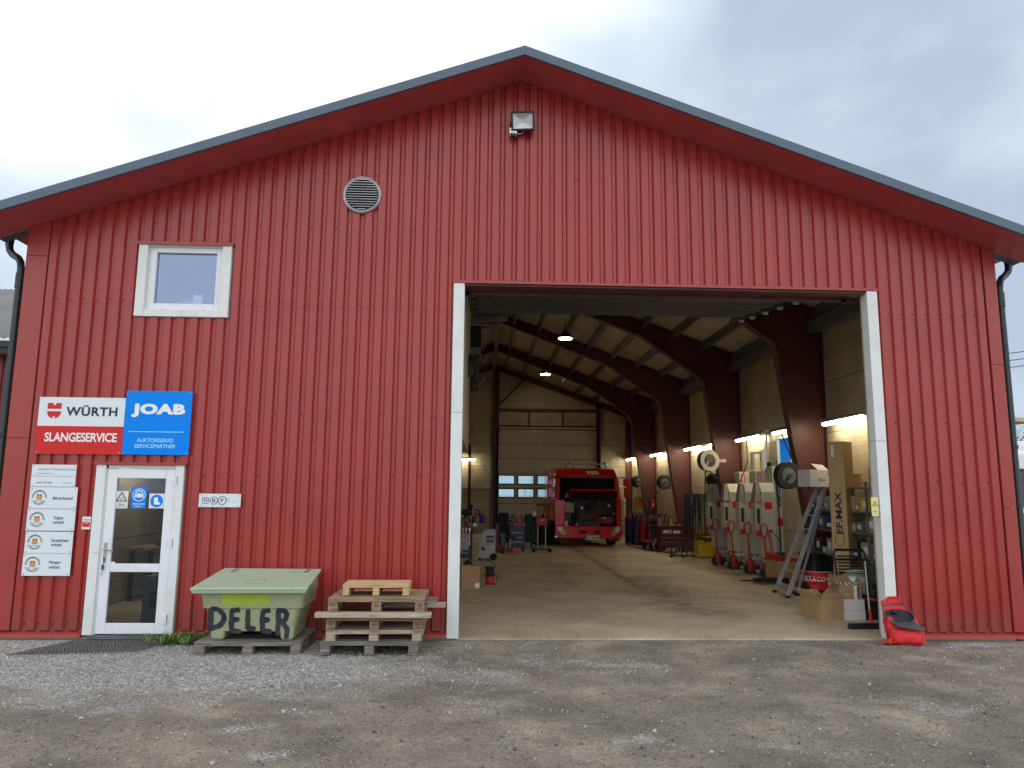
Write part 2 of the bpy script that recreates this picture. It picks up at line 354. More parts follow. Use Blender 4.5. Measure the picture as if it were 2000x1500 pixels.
# loose stones
sm=MB()
octv=[(1,0,0),(0,1,0),(-1,0,0),(0,-1,0),(0,0,1),(0,0,-1)]; octf=[(0,1,4),(1,2,4),(2,3,4),(3,0,4),(1,0,5),(2,1,5),(3,2,5),(0,3,5)]
cnt=0
while cnt<26000:
    x=random.uniform(-7,8.5); y=-.12-4.9*random.random()**1.0
    k=gmask(x,y)
    if random.random()>k*.95+.16: continue
    if abs(x)>(9.47+y)*.72+.3: continue
    cnt+=1
    r=random.uniform(.004,.010) if random.random()<.975 else random.uniform(.011,.021)
    z=-.02+(NZ.fractal(Vector((x*.7,y*.7,0)),1,2,3)*.022+NZ.noise(Vector((x*6,y*6,5)))*.006)*min(1,max(0,(-y-.05)/.5))
    rm=Matrix.Rotation(random.uniform(0,6.28),3,Vector((random.random()+.01,random.random(),random.random())))
    sx=(r*random.uniform(.8,1.5),r*random.uniform(.7,1.3),r*random.uniform(.4,.9))
    i0=len(sm.v)
    for v in octv: q=rm@Vector((v[0]*sx[0],v[1]*sx[1],v[2]*sx[2])); sm.v.append(Vector((x,y,z+r*.3))+q)
    if k<.12 and random.random()<.72: sm.m=random.choice((2,3,3)); 
    else: sm.m=random.choice((0,0,1,1,2))
    for f in octf: sm.face([i0+a for a in f])
S1=mat('stone_grey',(.27,.27,.265),.8); S2=mat('stone_pale',(.46,.44,.39),.8); S3=mat('stone_brown',(.30,.265,.21),.85)
o=sm.build('gravel',[S1,S2,S3,mat('stone_dark',(.13,.115,.09),.9)]); o['kind']='stuff'
# hall floor slab
m,t,n,mt,mc,b=nodes_mat('concrete_floor'); FLOORM=m
tcn=n('ShaderNodeTexCoord'); sx=n('ShaderNodeSeparateXYZ'); t.links.new(tcn.outputs['Object'],sx.inputs[0])
n1=n('ShaderNodeTexNoise',i_Scale=.8,i_Detail=9,i_Roughness=.65,i_Distortion=.6); t.links.new(tcn.outputs['Object'],n1.inputs['Vector'])
n2=n('ShaderNodeTexNoise',i_Scale=18,i_Detail=6); t.links.new(tcn.outputs['Object'],n2.inputs['Vector'])
r1=n('ShaderNodeValToRGB'); t.links.new(n1.outputs[0],r1.inputs[0]); r1.color_ramp.elements[0].position=.3; r1.color_ramp.elements[1].position=.7
r1.color_ramp.elements[0].color=(.29,.23,.15,1); r1.color_ramp.elements[1].color=(.58,.49,.35,1)
c=mc(.35,r1.outputs[0],n2.outputs[0],'OVERLAY')
nw=n('ShaderNodeTexNoise',i_Scale=3.5,i_Detail=7,i_Roughness=.7); t.links.new(tcn.outputs['Object'],nw.inputs['Vector'])
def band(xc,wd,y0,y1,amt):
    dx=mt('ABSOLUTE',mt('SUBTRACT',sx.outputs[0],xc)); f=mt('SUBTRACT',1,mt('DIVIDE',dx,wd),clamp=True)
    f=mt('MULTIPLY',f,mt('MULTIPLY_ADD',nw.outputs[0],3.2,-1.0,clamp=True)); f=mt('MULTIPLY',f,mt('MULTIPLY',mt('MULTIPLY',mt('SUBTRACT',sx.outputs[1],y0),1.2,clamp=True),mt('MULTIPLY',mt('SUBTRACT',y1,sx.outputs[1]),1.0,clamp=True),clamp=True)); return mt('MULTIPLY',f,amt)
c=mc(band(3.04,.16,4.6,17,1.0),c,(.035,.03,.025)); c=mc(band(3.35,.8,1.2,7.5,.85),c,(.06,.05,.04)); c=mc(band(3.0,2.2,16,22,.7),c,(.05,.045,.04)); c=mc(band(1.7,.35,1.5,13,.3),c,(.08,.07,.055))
t.links.new(c,b.inputs['Base Color']); b.inputs['Roughness'].default_value=.55; b.inputs['Specular IOR Level'].default_value=.3
bp=n('ShaderNodeBump',i_Strength=.15,i_Distance=.01); t.links.new(n2.outputs[0],bp.inputs['Height']); t.links.new(bp.outputs[0],b.inputs['Normal'])
f=MB(); f.box((-5.8,.02,-.3),(6.75,24,0)); struct(f.build('floor',FLOORM))
# ---------------------------------------------------------------- the workshop hall
RX=.47; XL=-5.885; XR=6.885
B=thing('workshop_building','large gabled workshop hall clad in red ribbed steel with its tall door open','building',(0,0,0))
def roofz(x): return 7.35-.355*abs(x-RX)          # where the gable wall meets the soffit
def ceilz(x): return 7.65-.355*abs(x-RX)
def panel_mat(name,c1,c2,p1,w1,p2,w2,rough):
    m,t,n,mt,mc,b=nodes_mat(name)
    tcn=n('ShaderNodeTexCoord'); sx=n('ShaderNodeSeparateXYZ'); t.links.new(tcn.outputs['Object'],sx.inputs[0])
    n1=n('ShaderNodeTexNoise',i_Scale=1.5,i_Detail=6); t.links.new(tcn.outputs['Object'],n1.inputs['Vector'])
    r1=n('ShaderNodeValToRGB'); t.links.new(n1.outputs[0],r1.inputs[0]); r1.color_ramp.elements[0].position=.3; r1.color_ramp.elements[1].position=.75
    r1.color_ramp.elements[0].color=c1+(1,); r1.color_ramp.elements[1].color=c2+(1,)
    fine=mt('LESS_THAN',mt('FRACT',mt('DIVIDE',sx.outputs[2],p1)),w1); joint=mt('LESS_THAN',mt('FRACT',mt('DIVIDE',sx.outputs[2],p2)),w2)
    ln=mt('MAXIMUM',mt('MULTIPLY',fine,.4),joint)
    t.links.new(mc(mt('MULTIPLY',ln,.75),r1.outputs[0],(.07,.06,.04)),b.inputs['Base Color']); b.inputs['Roughness'].default_value=rough
    bp=n('ShaderNodeBump',i_Strength=.6,i_Distance=.02); bp.invert=True; t.links.new(ln,bp.inputs['Height']); t.links.new(bp.outputs[0],b.inputs['Normal'])
    return m
INN=panel_mat('inner_panel',(.38,.33,.22),(.58,.51,.35),.165,.07,.99,.02,.42)
DOORP=panel_mat('sectional_door_cream',(.42,.37,.26),(.55,.48,.34),.155,.12,.66,.05,.3)
CEIL=mat('ceiling_lining',(.58,.52,.41),.7,var=.12,vs=1.2,dirt=(.28,.22,.16),ds=.8)
# gable core
core=MB()
def wallpiece(mb,x0,x1,z0,z1=None,y0=.042,y1=.2):
    cuts=[x0]+([RX] if x0<RX<x1 and z1 is None else [])+[x1]
    for a,c in zip(cuts,cuts[1:]):
        t0=z1 if z1 else roofz(a)+.3; t1=z1 if z1 else roofz(c)+.3
        mb.prism([(a,z0),(c,z0),(c,t1),(a,t0)],y0,y1)
OPX0,OPX1,OPZ=-.33,5.10,4.47
wallpiece(core,XL+.02,-4.60,0); wallpiece(core,-4.60,-3.86,2.06,3.98); wallpiece(core,-4.60,-4.42,3.98); wallpiece(core,-3.33,-3.0,2.06)
wallpiece(core,-4.42,-3.33,4.90); wallpiece(core,-3.86,-3.33,2.06,3.98); wallpiece(core,-3.86,-3.0,0,2.06); wallpiece(core,-3.0,OPX0,0); wallpiece(core,OPX0,OPX1,OPZ+.005); wallpiece(core,OPX1,XR-.02,0)
core.build('gable_wall',INN,B)
# ribbed sheets
def cladding():
    lo=MB()
    p=.1672; x0=-5.60; holes=[(-.395,5.222,-1,4.50),(-4.765,-3.69,-1,2.085),(-4.455,-3.285,3.96,4.91)]
    SEAM=4.13
    def strip(xa,ya,xb,yb):
        xm=(xa+xb)/2; iv=[(.085,min(roofz(xa),roofz(xb))-.012)]
        for hx0,hx1,hz0,hz1 in holes:
            if hx0<xm<hx1:
                nv=[]
                for a,c in iv:
                    if hz0>a: nv.append((a,min(c,hz0)))
                    if hz1<c: nv.append((max(a,hz1),c))
                iv=[q for q in nv if q[1]-q[0]>.01]
        for a,c in iv:
            segs=[(a,c,0)] if (c<=SEAM or a>=SEAM) else [(a,SEAM,0),(SEAM-.02,c,-.004)]
            if a>=SEAM: segs=[(a,c,-.004)]
            for s0,s1,off in segs:
                tops=(min(s1,roofz(xa)-.012),min(s1,roofz(xb)-.012)) if s1<SEAM else ((roofz(xa)-.005,roofz(xb)-.005) if s1==c and c>4.92 or (s1==c and hi(c,xa,xb)) else (s1,s1))
                lo.m=0
                lo.quad((xa,ya+off,s0),(xb,yb+off,s0),(xb,yb+off,tops[1]),(xa,ya+off,tops[0]))
    def hi(c,xa,xb): return abs(c-(min(roofz(xa),roofz(xb))-.012))<1e-6
    k=0
    x=x0
    while x<6.70:
        a=[x,x+.090,x+.109,x+.148,x+.1672]; yy=[0,0,.034,.034,0]
        for i in range(4):
            xa,xb=a[i],a[i+1]
            if xa>=6.70: break
            strip(xa,yy[i],xb,yy[i+1])
        # screws sit in the recess
        xc=x+.1285
        for zi,z in enumerate((.16,1.18,1.95,2.72,4.17,5.2,5.95,6.7)):
            if z>roofz(xc)-.1 or (zi in (1,2,3,5,6) and (k+zi)%2): continue
            if any(h[0]-.02<xc<h[1]+.02 and h[2]-.02<z<h[3]+.02 for h in holes): continue
            z+=random.uniform(-.012,.012)
            lo.m=1; lo.cyl((xc,.036,z),(xc,.022,z),.009,n=6)
        k+=1; x+=p
    return lo.build('cladding',[RED,SCREW],B)
cladding()
tr=MB()
for z0,z1 in ((.085,2.38),(2.384,4.72)): tr.box((XL,-.016,z0),(-5.615,.04,z1))
tr.prism([(XL,4.724),(-5.615,4.724),(-5.615,roofz(-5.615)-.003),(XL,roofz(XL)-.003)],-.016,.04)
tr.build('corner_trim',REDT,B,bevel=.004)
tr=MB()
for z0,z1 in ((.085,1.62),(1.624,3.5)): tr.box((6.72,-.016,z0),(XR,.04,z1))
tr.prism([(6.72,3.504),(XR,3.504),(XR,roofz(XR)-.003),(6.72,roofz(6.72)-.003)],-.016,.04)
tr.build('corner_trim',REDT,B,bevel=.004)
for xa,xb in ((XL,-4.77),(-3.685,-.41),(5.235,XR)):
    q=MB(); q.hexa([(xa,-.045,.012),(xb,-.045,.012),(xb,.03,.012),(xa,.03,.012)],[(xa,-.04,.045),(xb,-.04,.045),(xb,.03,.08),(xa,.03,.08)]); q.build('base_flashing',REDT,B)
q=MB(); q.box((-.42,-.026,4.478),(5.245,.031,4.508)); q.box((-.42,-.034,4.470),(5.245,-.027,4.492)); q.build('door_head_flashing',REDT,B)
q=MB(); q.box((OPX0+.06,.0,4.445),(OPX1-.02,.30,4.476)); q.box((OPX0,.30,4.40),(OPX1,.34,4.56)); q.build('lintel',FRAMER,B)
def jamb(x0,x1,xi,dep):
    q=MB()
    for z0,z1 in ((.0,2.47),(2.474,4.468)):
        q.box((x0,-.024,z0),(x1,.0,z1)); q.box((min(xi,x1 if xi<x1 else x0),.0005,z0),(max(xi,x0) if xi<x1 else xi,dep,z1)) if False else None
    return q
q=MB()
for z0,z1 in ((.0,2.77),(2.774,4.468)): q.box((-.405,-.026,z0),(-.262,.19,z1))
q.build('door_jamb',WHTD,B,bevel=.003)
q=MB()
for z0,z1 in ((.0,2.47),(2.474,4.468)): q.box((5.085,-.026,z0),(5.225,.14,z1))
q.build('door_jamb',WHTD,B,bevel=.003)
# roof edge, soffit, fascia
def slab(name,m,y0,y1,zf,th,xl,xr,bev=0):
    q=MB()
    q.prism([(xl,zf(xl)),(RX,zf(RX)),(RX,zf(RX)+th),(xl,zf(xl)+th)],y0,y1); q.prism([(RX,zf(RX)),(xr,zf(xr)),(xr,zf(xr)+th),(RX,zf(RX)+th)],y0,y1)
    return q.build(name,m,B,bevel=bev)
slab('soffit',SOFF,-.60,.031,roofz,.03,XL-.42,XR+.42)
slab('fascia',ROOF,-.64,-.602,lambda x:roofz(x)-.012,.125,XL-.45,XR+.45,.004)
slab('roof_edge',ROOF,-.60,.24,lambda x:roofz(x)+.032,.06,XL-.44,XR+.44)
slab('roof',ROOF,.24,24.4,lambda x:ceilz(x)+.03,.12,XL-.42,XR+.42)
slab('ceiling',CEIL,.2,24,ceilz,.025,-5.8,6.75)
for s,xw in ((-1,XL),(1,XR)):
    e=MB(); xe=xw+s*.42; e.box((min(xw,xe),.05,roofz(xw)+.0),(max(xw,xe)-.002,24.3,roofz(xw)+.02)); e.build('eave_soffit',SOFF,B)
    gt=MB(); gx=xw+s*.46; zt=5.24
    prof=[(gx-.075,zt),(gx-.07,zt-.08),(gx-.035,zt-.125),(gx+.035,zt-.125),(gx+.07,zt-.08),(gx+.075,zt),(gx+.065,zt),(gx+.03,zt-.11),(gx-.03,zt-.11),(gx-.065,zt)]
    gt.prism(prof,-.05,24.3); gt.build('gutter',GUT,B)
    dp=MB(); px_=xw+s*.13
    pts=[(gx,.35,zt-.1),(gx,.35,zt-.27),(gx-s*.02,.34,zt-.34),(gx-s*.07,.33,zt-.40),(px_+s*.08,.17,zt-.50),(px_+s*.02,.13,zt-.57),(px_,.12,zt-.66),(px_,.12,zt-.9),(px_,.12,.15),(px_+s*.0,.06,.06)]
    dp.tube(pts,[.06,.048,.045,.045,.045,.045,.045,.045,.045,.045],12); dp.cyl((px_,.12,zt-.92),(px_,.12,zt-.72),.054); dp.cyl((px_,.12,2.4),(px_,.12,2.45),.056); dp.build('downpipe',GUT,B,smooth=True)
# side walls (outer steel, inner panels) with window gaps on the right
WIN=[(6.45,7.25),(11.3,12.1),(16.15,16.95)]; WZ0,WZ1=2.25,3.08
def side(xa,xb,m,name,wins):
    q=MB(); ys_=[.21]
    for a,c in wins: ys_+= [a,c]
    ys_.append(24); top=roofz(xa)+.35
    for i in range(len(ys_)-1):
        if i%2==0: q.box((xa,ys_[i],0),(xb,ys_[i+1],top))
        else: q.box((xa,ys_[i],0),(xb,ys_[i+1],WZ0)); q.box((xa,ys_[i],WZ1),(xb,ys_[i+1],top))
    return q.build(name,m,B)
side(6.70,6.80,INN,'side_wall',WIN); side(6.802,6.86,RED,'side_cladding',WIN); side(-5.80,-5.72,INN,'side_wall',[]); side(-5.862,-5.802,RED,'side_cladding',[])
SHEETB=bpy.data.materials.new('blue_film'); SHEETB.use_nodes=True; t=SHEETB.node_tree; t.nodes.clear(); o=t.nodes.new('ShaderNodeOutputMaterial'); a=t.nodes.new('ShaderNodeBsdfTranslucent'); a.inputs[0].default_value=(.13,.50,.85,1); t.links.new(a.outputs[0],o.inputs[0])
SHEETG=bpy.data.materials.new('pale_film'); SHEETG.use_nodes=True; t=SHEETG.node_tree; t.nodes.clear(); o=t.nodes.new('ShaderNodeOutputMaterial'); a=t.nodes.new('ShaderNodeBsdfTranslucent'); a.inputs[0].default_value=(.55,.6,.68,1); t.links.new(a.outputs[0],o.inputs[0])
for i,(a,c) in enumerate(WIN):
    q=MB()
    for y0,y1,z0,z1 in ((a,a+.05,WZ0,WZ1),(c-.05,c,WZ0,WZ1),(a+.05,c-.05,WZ0,WZ0+.05),(a+.05,c-.05,WZ1-.05,WZ1)): q.box((6.685,y0,z0),(6.81,y1,z1))
    fr=q.build('window',WHT,B); q=MB(); q.box((6.74,a+.05,WZ0+.05),(6.745,c-.05,WZ1-.05)); q.build('pane',SHEETB if i==0 else SHEETG,fr)
# portal frames
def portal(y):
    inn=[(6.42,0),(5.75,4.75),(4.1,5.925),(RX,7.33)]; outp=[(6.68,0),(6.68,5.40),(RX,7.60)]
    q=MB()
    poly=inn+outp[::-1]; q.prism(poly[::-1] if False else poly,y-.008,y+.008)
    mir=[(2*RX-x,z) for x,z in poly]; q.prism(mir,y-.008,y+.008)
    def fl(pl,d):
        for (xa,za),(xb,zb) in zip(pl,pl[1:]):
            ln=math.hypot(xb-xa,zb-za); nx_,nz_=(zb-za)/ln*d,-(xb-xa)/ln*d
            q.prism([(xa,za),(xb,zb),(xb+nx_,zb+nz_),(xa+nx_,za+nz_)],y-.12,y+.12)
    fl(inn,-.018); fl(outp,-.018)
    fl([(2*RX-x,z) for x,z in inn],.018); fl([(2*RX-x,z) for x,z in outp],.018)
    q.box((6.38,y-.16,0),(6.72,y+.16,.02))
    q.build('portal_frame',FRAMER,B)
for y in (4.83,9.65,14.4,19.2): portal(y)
for k in range(8):
    for s in (-1,1):
        x=RX+s*(.5+k*.80); q=MB(); z=ceilz(x)
        q.prism([(x-.03,z-.22),(x+.05,z-.22),(x+.05,z-.205),(x-.015,z-.205),(x-.015,z+.0),(x-.03,z+.0)],.3,23.8); q.build('purlin',GREYP,B)
q=MB(); q.box((6.45,.3,4.98),(6.62,23.8,5.2)); q.build('eave_beam',GREYP,B)
q=MB(); q.box((RX-.08,.3,7.33),(RX+.08,23.8,7.48)); q.build('ridge_beam',GREYP,B)
# rear gable: wall, posts, sectional door
YB=24.0
q=MB()
def rw(x0,x1,z0,z1=None):
    cuts=[x0]+([RX] if x0<RX<x1 and z1 is None else [])+[x1]
    for a,c in zip(cuts,cuts[1:]):
        t0=z1 if z1 else ceilz(a)+.03; t1=z1 if z1 else ceilz(c)+.03
        q.prism([(a,z0),(c,z0),(c,t1),(a,t0)],YB,YB+.15)
rw(-5.8,.75,0); rw(5.1,6.75,0); rw(.75,5.1,4.72); q.build('rear_wall',INN,B)
for xa,xb,zt in ((.50,.72,7.3),(5.12,5.30,5.75),(6.45,6.68,5.2),(-.62,-.5,3.9),(-5.7,-5.5,5.2)):
    q=MB(); q.box((xa,YB-.2,0),(xa+.02,YB-.01,zt)); q.box((xb-.02,YB-.2,0),(xb,YB-.01,zt)); q.box((xa+.02,YB-.12,0),(xb-.02,YB-.10,zt)); q.build('wall_post',FRAMER,B)
q=MB(); q.prism([(RX,7.36),(RX,7.56),(6.68,5.36),(6.68,5.16)],YB-.2,YB-.02); q.prism([(RX,7.36),(RX,7.56),(2*RX-6.68,5.36),(2*RX-6.68,5.16)],YB-.2,YB-.02); q.build('portal_frame',FRAMER,B)
q=MB(); q.box((.72,YB-.18,4.72),(5.12,YB-.02,4.80)); q.box((.72,YB-.18,5.48),(5.12,YB-.02,5.56)); q.box((2.05,YB-.15,4.80),(2.12,YB-.05,5.48)); q.box((3.57,YB-.15,4.80),(3.64,YB-.05,5.48)); q.build('door_header_frame',FRAMER,B)
q=MB(); q.tube([(5.1,YB-.3,5.6),(6.4,19.4,5.25)],.03); q.build('wind_brace',FRAMER,B); q=MB(); q.tube([(RX+.2,19.3,7.0),(1.8,YB-.1,6.8)],.02); q.tube([(.62,YB-.25,5.6),(1.9,YB-.25,6.95)],.035); q.build('wind_brace',FRAMER,B)
q=MB(); q.box((-4.5,YB-.06,1.90),(.4,YB-.02,1.96)); q.box((.35,YB-.06,.2),(.42,YB-.02,5.2)); q.cyl((.42,YB-.1,1.0),(.42,YB-.1,4.4),.03); q.build('conduit',GREYP,B)
dm=DOORP
secs=[0,.72,1.48,2.08,2.68,3.3,3.95,4.71]
for a,c in zip(secs,secs[1:]):
    q=MB(); y0=YB-.0; wn=None
    if a==1.48: wn=(1.61,1.97)
    if a==2.08: wn=(2.20,2.56)
    xs_=[.745+.868*k for k in range(5)]
    if wn:
        q.box((.70,y0-.045,a+.006),(5.15,y0-.005,wn[0])); q.box((.70,y0-.045,wn[1]),(5.15,y0-.005,c-.006))
        ed=[.70]
        for x in xs_: ed+= [x,x+.69]
        ed.append(5.15)
        for i in range(0,len(ed),2):
            if ed[i+1]>ed[i]: q.box((ed[i],y0-.045,wn[0]),(ed[i+1],y0-.005,wn[1]))
    else:
        q.box((.70,y0-.045,a+.006),(5.15,y0-.005,c-.006))
        mid=(a+c)/2; q.box((.70,y0-.052,mid-.07),(5.15,y0-.044,mid+.07))
    if a>0: q.box((.70,y0-.03,a-.007),(5.15,y0-.012,a+.007))
    pn=q.build('door_section',dm,B)
    if wn:
        for x in xs_:
            q=MB(); 
            for b0,b1 in (((x-.035,y0-.06,wn[0]-.035),(x+.012,y0,wn[1]+.035)),((x+.678,y0-.06,wn[0]-.035),(x+.725,y0,wn[1]+.035)),((x+.012,y0-.06,wn[0]-.035),(x+.678,y0,wn[0]+.012)),((x+.012,y0-.06,wn[1]-.012),(x+.678,y0,wn[1]+.035))): q.box(b0,b1)
            q.build('window_frame',BLK,pn)
            q=MB(); q.box((x,y0-.03,wn[0]),(x+.69,y0-.025,wn[1])); q.build('pane',glass('rear_glass',.06,(.78,.90,.90)) if 'rear_glass' not in bpy.data.materials else bpy.data.materials['rear_glass'],pn)
for x in (.66,5.17):
    q=MB(); q.box((x-.03,YB-.12,0),(x+.03,YB-.05,4.75)); q.build('door_track',STEEL,B)
# raised front door, hanging below the roof
dk=mat('door_inside_grey',(.065,.068,.072),.5,var=.1,dirt=(.08,.07,.06),ds=2)
py=[(.42,4.60),(1.0,4.72),(1.62,4.80),(2.24,4.87),(2.86,4.94),(3.48,5.01),(4.05,5.08)]
for (ya,za),(yb,zb) in zip(py,py[1:]):
    q=MB(); q.prismx([(ya+.008,za),(yb-.008,zb),(yb-.008,zb+.045),(ya+.008,za+.045)],-.18,4.82)
    for f_ in (.2,.5,.8):
        yy=ya+(yb-ya)*f_; zz=za+(zb-za)*f_; q.prismx([(yy-.05,zz-.014),(yy+.05,zz-.008),(yy+.05,zz+.01),(yy-.05,zz+.01)],-.17,4.81)
    q.box((4.76,yb-.05,zb-.05),(4.86,yb+.05,zb)); q.box((-.2,yb-.05,zb-.05),(-.12,yb+.05,zb))
    s_=q.build('raised_door_panel',dk,B); q=MB(); q.box((4.80,yb-.02,zb-.09),(4.88,yb+.03,zb-.02)); q.build('roller_bracket',PVC,s_)
for x in (-.24,4.93):
    q=MB(); pl=[(.30,4.4),(.5,4.60),(1.2,4.76),(4.9,5.2)]
    for (ya,za),(yb,zb) in zip(pl,pl[1:]): q.prismx([(ya,za-.03),(yb,zb-.03),(yb,zb+.05),(ya,za+.05)],x-.03,x+.03)
    q.build('door_track',DARK,B)
# upstairs office block inside on the left
OFF=mat('office_board',(.40,.34,.24),.7,var=.06)
q=MB(); q.box((-.32,.21,2.56),(-.265,4.5,5.25)); q.box((-5.7,4.44,2.56),(-.33,4.5,5.25)); q.box((-5.7,.21,2.50),(-.27,4.5,2.555)); q.box((-5.7,.21,5.25),(-.27,4.5,5.3)); q.build('upstairs_office',OFF,B)
# upper window
def win_upper():
    x0,x1,z0,z1=-4.465,-3.285,3.952,4.915
    q=MB(); q.box((x0,-.035,z0),(x0+.115,.19,z1)); q.box((x1-.115,-.035,z0),(x1,.19,z1)); q.box((x0+.115,-.03,z0),(x1-.115,.19,z0+.09)); q.box((x0+.115,-.012,z1-.03),(x1-.115,.19,z1))
    f=q.build('window',WHT,B,bevel=.004)
    q=MB(); a,c,e_,g_=x0+.155,x1-.155,z0+.135,z1-.06
    for b0,b1 in (((a-.04,.03,e_-.045),(a+.05,.11,g_+.03)),((c-.05,.03,e_-.045),(c+.04,.11,g_+.03)),((a+.05,.03,e_-.045),(c-.05,.11,e_+.05)),((a+.05,.03,g_-.04),(c-.05,.11,g_+.03))): q.box(b0,b1)
    q.build('casement',PVC,f,bevel=.006)
    q=MB(); q.box((a+.05,.075,e_+.05),(c-.05,.08,g_-.04)); q.build('pane',glass('window_glass',.20,(.9,.92,.98)),f)
    for xx in (x0+.33,x1-.33): q=MB(); q.box((xx-.02,.028,z0+.1),(xx+.02,.032,z0+.11)); q.build('drain_slot',TXTG,f)
    q=MB(); q.box((x0-.02,-.05,z1),(x1+.02,.02,z1+.022)); q.box((x0-.02,-.052,z1-.018),(x1+.02,-.046,z1+.001)); q.build('window_flashing',REDT,f)
win_upper()
q=MB(); q.box((-4.42,.2,4.0),(-3.33,.55,4.03)); q.build('inner_sill',WHT,B)
tagc=MB(); tagc.box((-3.78,.088,4.135),(-3.66,.10,4.27)); o=tagc.build('card',PAPER); tag(o,'small blank white card standing in the lower right of the upstairs window','card')
q=MB()
for k in range(26):
    a=random.uniform(0,3.14); l_=random.uniform(.06,.17); c0=Vector((-3.83,.15,4.12)); q.tube([c0,c0+Vector((math.cos(a)*l_*.6,0,l_*.7)),c0+Vector((math.cos(a)*l_*1.3,random.uniform(-.03,.03),math.sin(a)*l_))],[.004,.008,.002],5)
pt=thing('potted_plant','faint straggly potted plant behind the upstairs window pane','plant'); q.build('foliage',mat('pale_leaf',(.55,.62,.60),.6),pt); q=MB(); q.lathe([(.05,0),(.07,.1),(.065,.1),(.05,.01)],(-3.83,.20,4.03)); q.build('pot',PAPER,pt,smooth=True)
# person door
def person_door():
    x0,x1,zb,zt=-4.755,-3.69,.035,2.065
    q=MB(); q.box((x0,-.03,zb),(x0+.115,.10,zt)); q.box((x1-.10,-.03,zb),(x1,.10,zt)); q.box((x0,-.035,1.005),(x0+.115,-.031,1.011)) ; q.build('door_casing',WHTD,B,bevel=.003)
    q=MB(); q.box((x0-.03,-.052,zt),(x1+.03,.02,zt+.03)); q.build('door_flashing',REDT,B)
    q=MB(); a,c=x0+.14,x1-.105
    q.box((a-.045,.0,zb),(a-.006,.08,zt)); q.box((c+.004,.0,zb),(c+.02,.08,zt)); q.box((a-.045,.0,zt-.045),(c+.02,.08,zt-.003)); q.build('door_frame',WHTD,B)
    q=MB(); z0,z1=zb+.01,zt-.05; zm=.82
    q.box((a,-.015,z0),(a+.115,.045,z1)); q.box((c-.115,-.015,z0),(c,.045,z1)); q.box((a+.115,-.015,z1-.115),(c-.115,.045,z1)); q.box((a+.115,-.015,z0),(c-.115,.045,z0+.125)); q.box((a+.115,-.015,zm-.05),(c-.115,.045,zm+.05))
    d=q.build('entrance_door',PVC,B,bevel=.008)
    gl=glass('door_glass',.045,(.72,.74,.76))
    for e0,e1 in ((z0+.125,zm-.05),(zm+.05,z1-.115)):
        q=MB(); q.box((a+.115,.012,e0),(c-.115,.018,e1)); q.build('pane',gl,d)
    q=MB(); q.box((a+.03,-.022,.88),(a+.065,-.014,1.12)); q.tube([(a+.048,-.02,1.04),(a+.048,-.06,1.04),(a+.065,-.065,1.038),(a+.16,-.06,1.03)],.010); q.build('handle',STEEL,d,smooth=True)
    q=MB(); q.cyl((a+.045,-.03,.93),(a+.045,-.012,.93),.012); q.tube([(a+.045,-.03,.92),(a+.05,-.035,.84),(a+.035,-.035,.72)],.003,5); q.box((a+.03,-.04,.80),(a+.055,-.034,.86)); q.build('keys',DARK,d)
    for z in (.22,1.12,1.88):
        q=MB(); q.box((c-.02,-.03,z-.045),(c+.035,-.016,z+.045)); q.cyl((c+.02,-.035,z-.06),(c+.02,-.035,z+.06),.010,n=8); q.box((c-.045,-.028,z-.012),(c-.02,-.017,z+.012)); q.build('hinge',PVC,d)
    q=MB(); q.box((x0+.08,-.06,-.01),(x1-.02,.1,.032)); q.build('threshold',mat('wet_concrete',(.10,.105,.11),.6,dirt=(.4,.4,.4),ds=6),B)
    return d
DOOR=person_door()
# round louvre vent
vc=P(707,380,-.03)
q=MB(); q.cyl((vc.x,-.012,vc.z),(vc.x,.02,vc.z),.222,n=48); vb=q.build('vent_backing',BLK,B)
q=MB(); q.lathe([(.214,.012),(.217,-.012),(.236,-.026),(.248,-.018),(.252,.0),(.252,.03),(.214,.03)],(vc.x,-.02,vc.z),(0,1,0),n=56); q.f=q.f[:-2]; q.mi=q.mi[:-2]; vr=q.build('vent_ring',mat('vent_metal',(.50,.50,.52),.35,metal=.3,dirt=(.3,.3,.3),ds=8),B,smooth=True)
q=MB()
for k in range(13):
    z=vc.z-.205+k*.034; h=abs(z-vc.z); ww=math.sqrt(max(0,.212**2-h*h))
    if ww>.03: q.hexa([(vc.x-ww,-.045,z),(vc.x+ww,-.045,z),(vc.x+ww,-.013,z+.014),(vc.x-ww,-.013,z+.014)],[(vc.x-ww,-.045,z+.007),(vc.x+ww,-.045,z+.007),(vc.x+ww,-.013,z+.019),(vc.x-ww,-.013,z+.019)])
q.build('vent_louvres',bpy.data.materials['vent_metal'],B)
# ---------------------------------------------------------------- signs on the wall
def S(y): return F/(y+D)
def pboard(name,label,cat,px0,py0,px1,py1,m,y=-.03,th=.012,group=None,rivets=True):
    pm=(py0+py1)/2; a=P(px0,py0,y); b_=P(px1,py1,y); a.x=P(px0,pm,y).x; b_.x=P(px1,pm,y).x; t=thing(name,label,cat,((a.x+b_.x)/2,y,b_.z),group=group)
    W_=abs(b_.x-a.x)/2; H=a.z-b_.z
    q=MB(); q.box((-W_,0,0),(W_,th,H)); q.build('panel',m,t,bevel=.002)
    if rivets:
        for x in (-W_+.025,W_-.025):
            for z in (.02,H-.02): r=MB(); r.cyl((x,-.004,z),(x,.0,z),.007,n=8); r.build('screw_head',STEEL,t)
    return t,W_,H
t,W_,H=pboard('wall_sign','wide sign, white above and red below, reading SLANGESERVICE over the entrance door','sign',72.5,775,241.5,888,SIGNW)
q=MB(); q.box((-W_,-.003,0),(W_,-.0005,H*.49)); q.build('red_field',SIGNR,t)
def U(u,v): return (-W_+u*2*W_, H*(1-v))
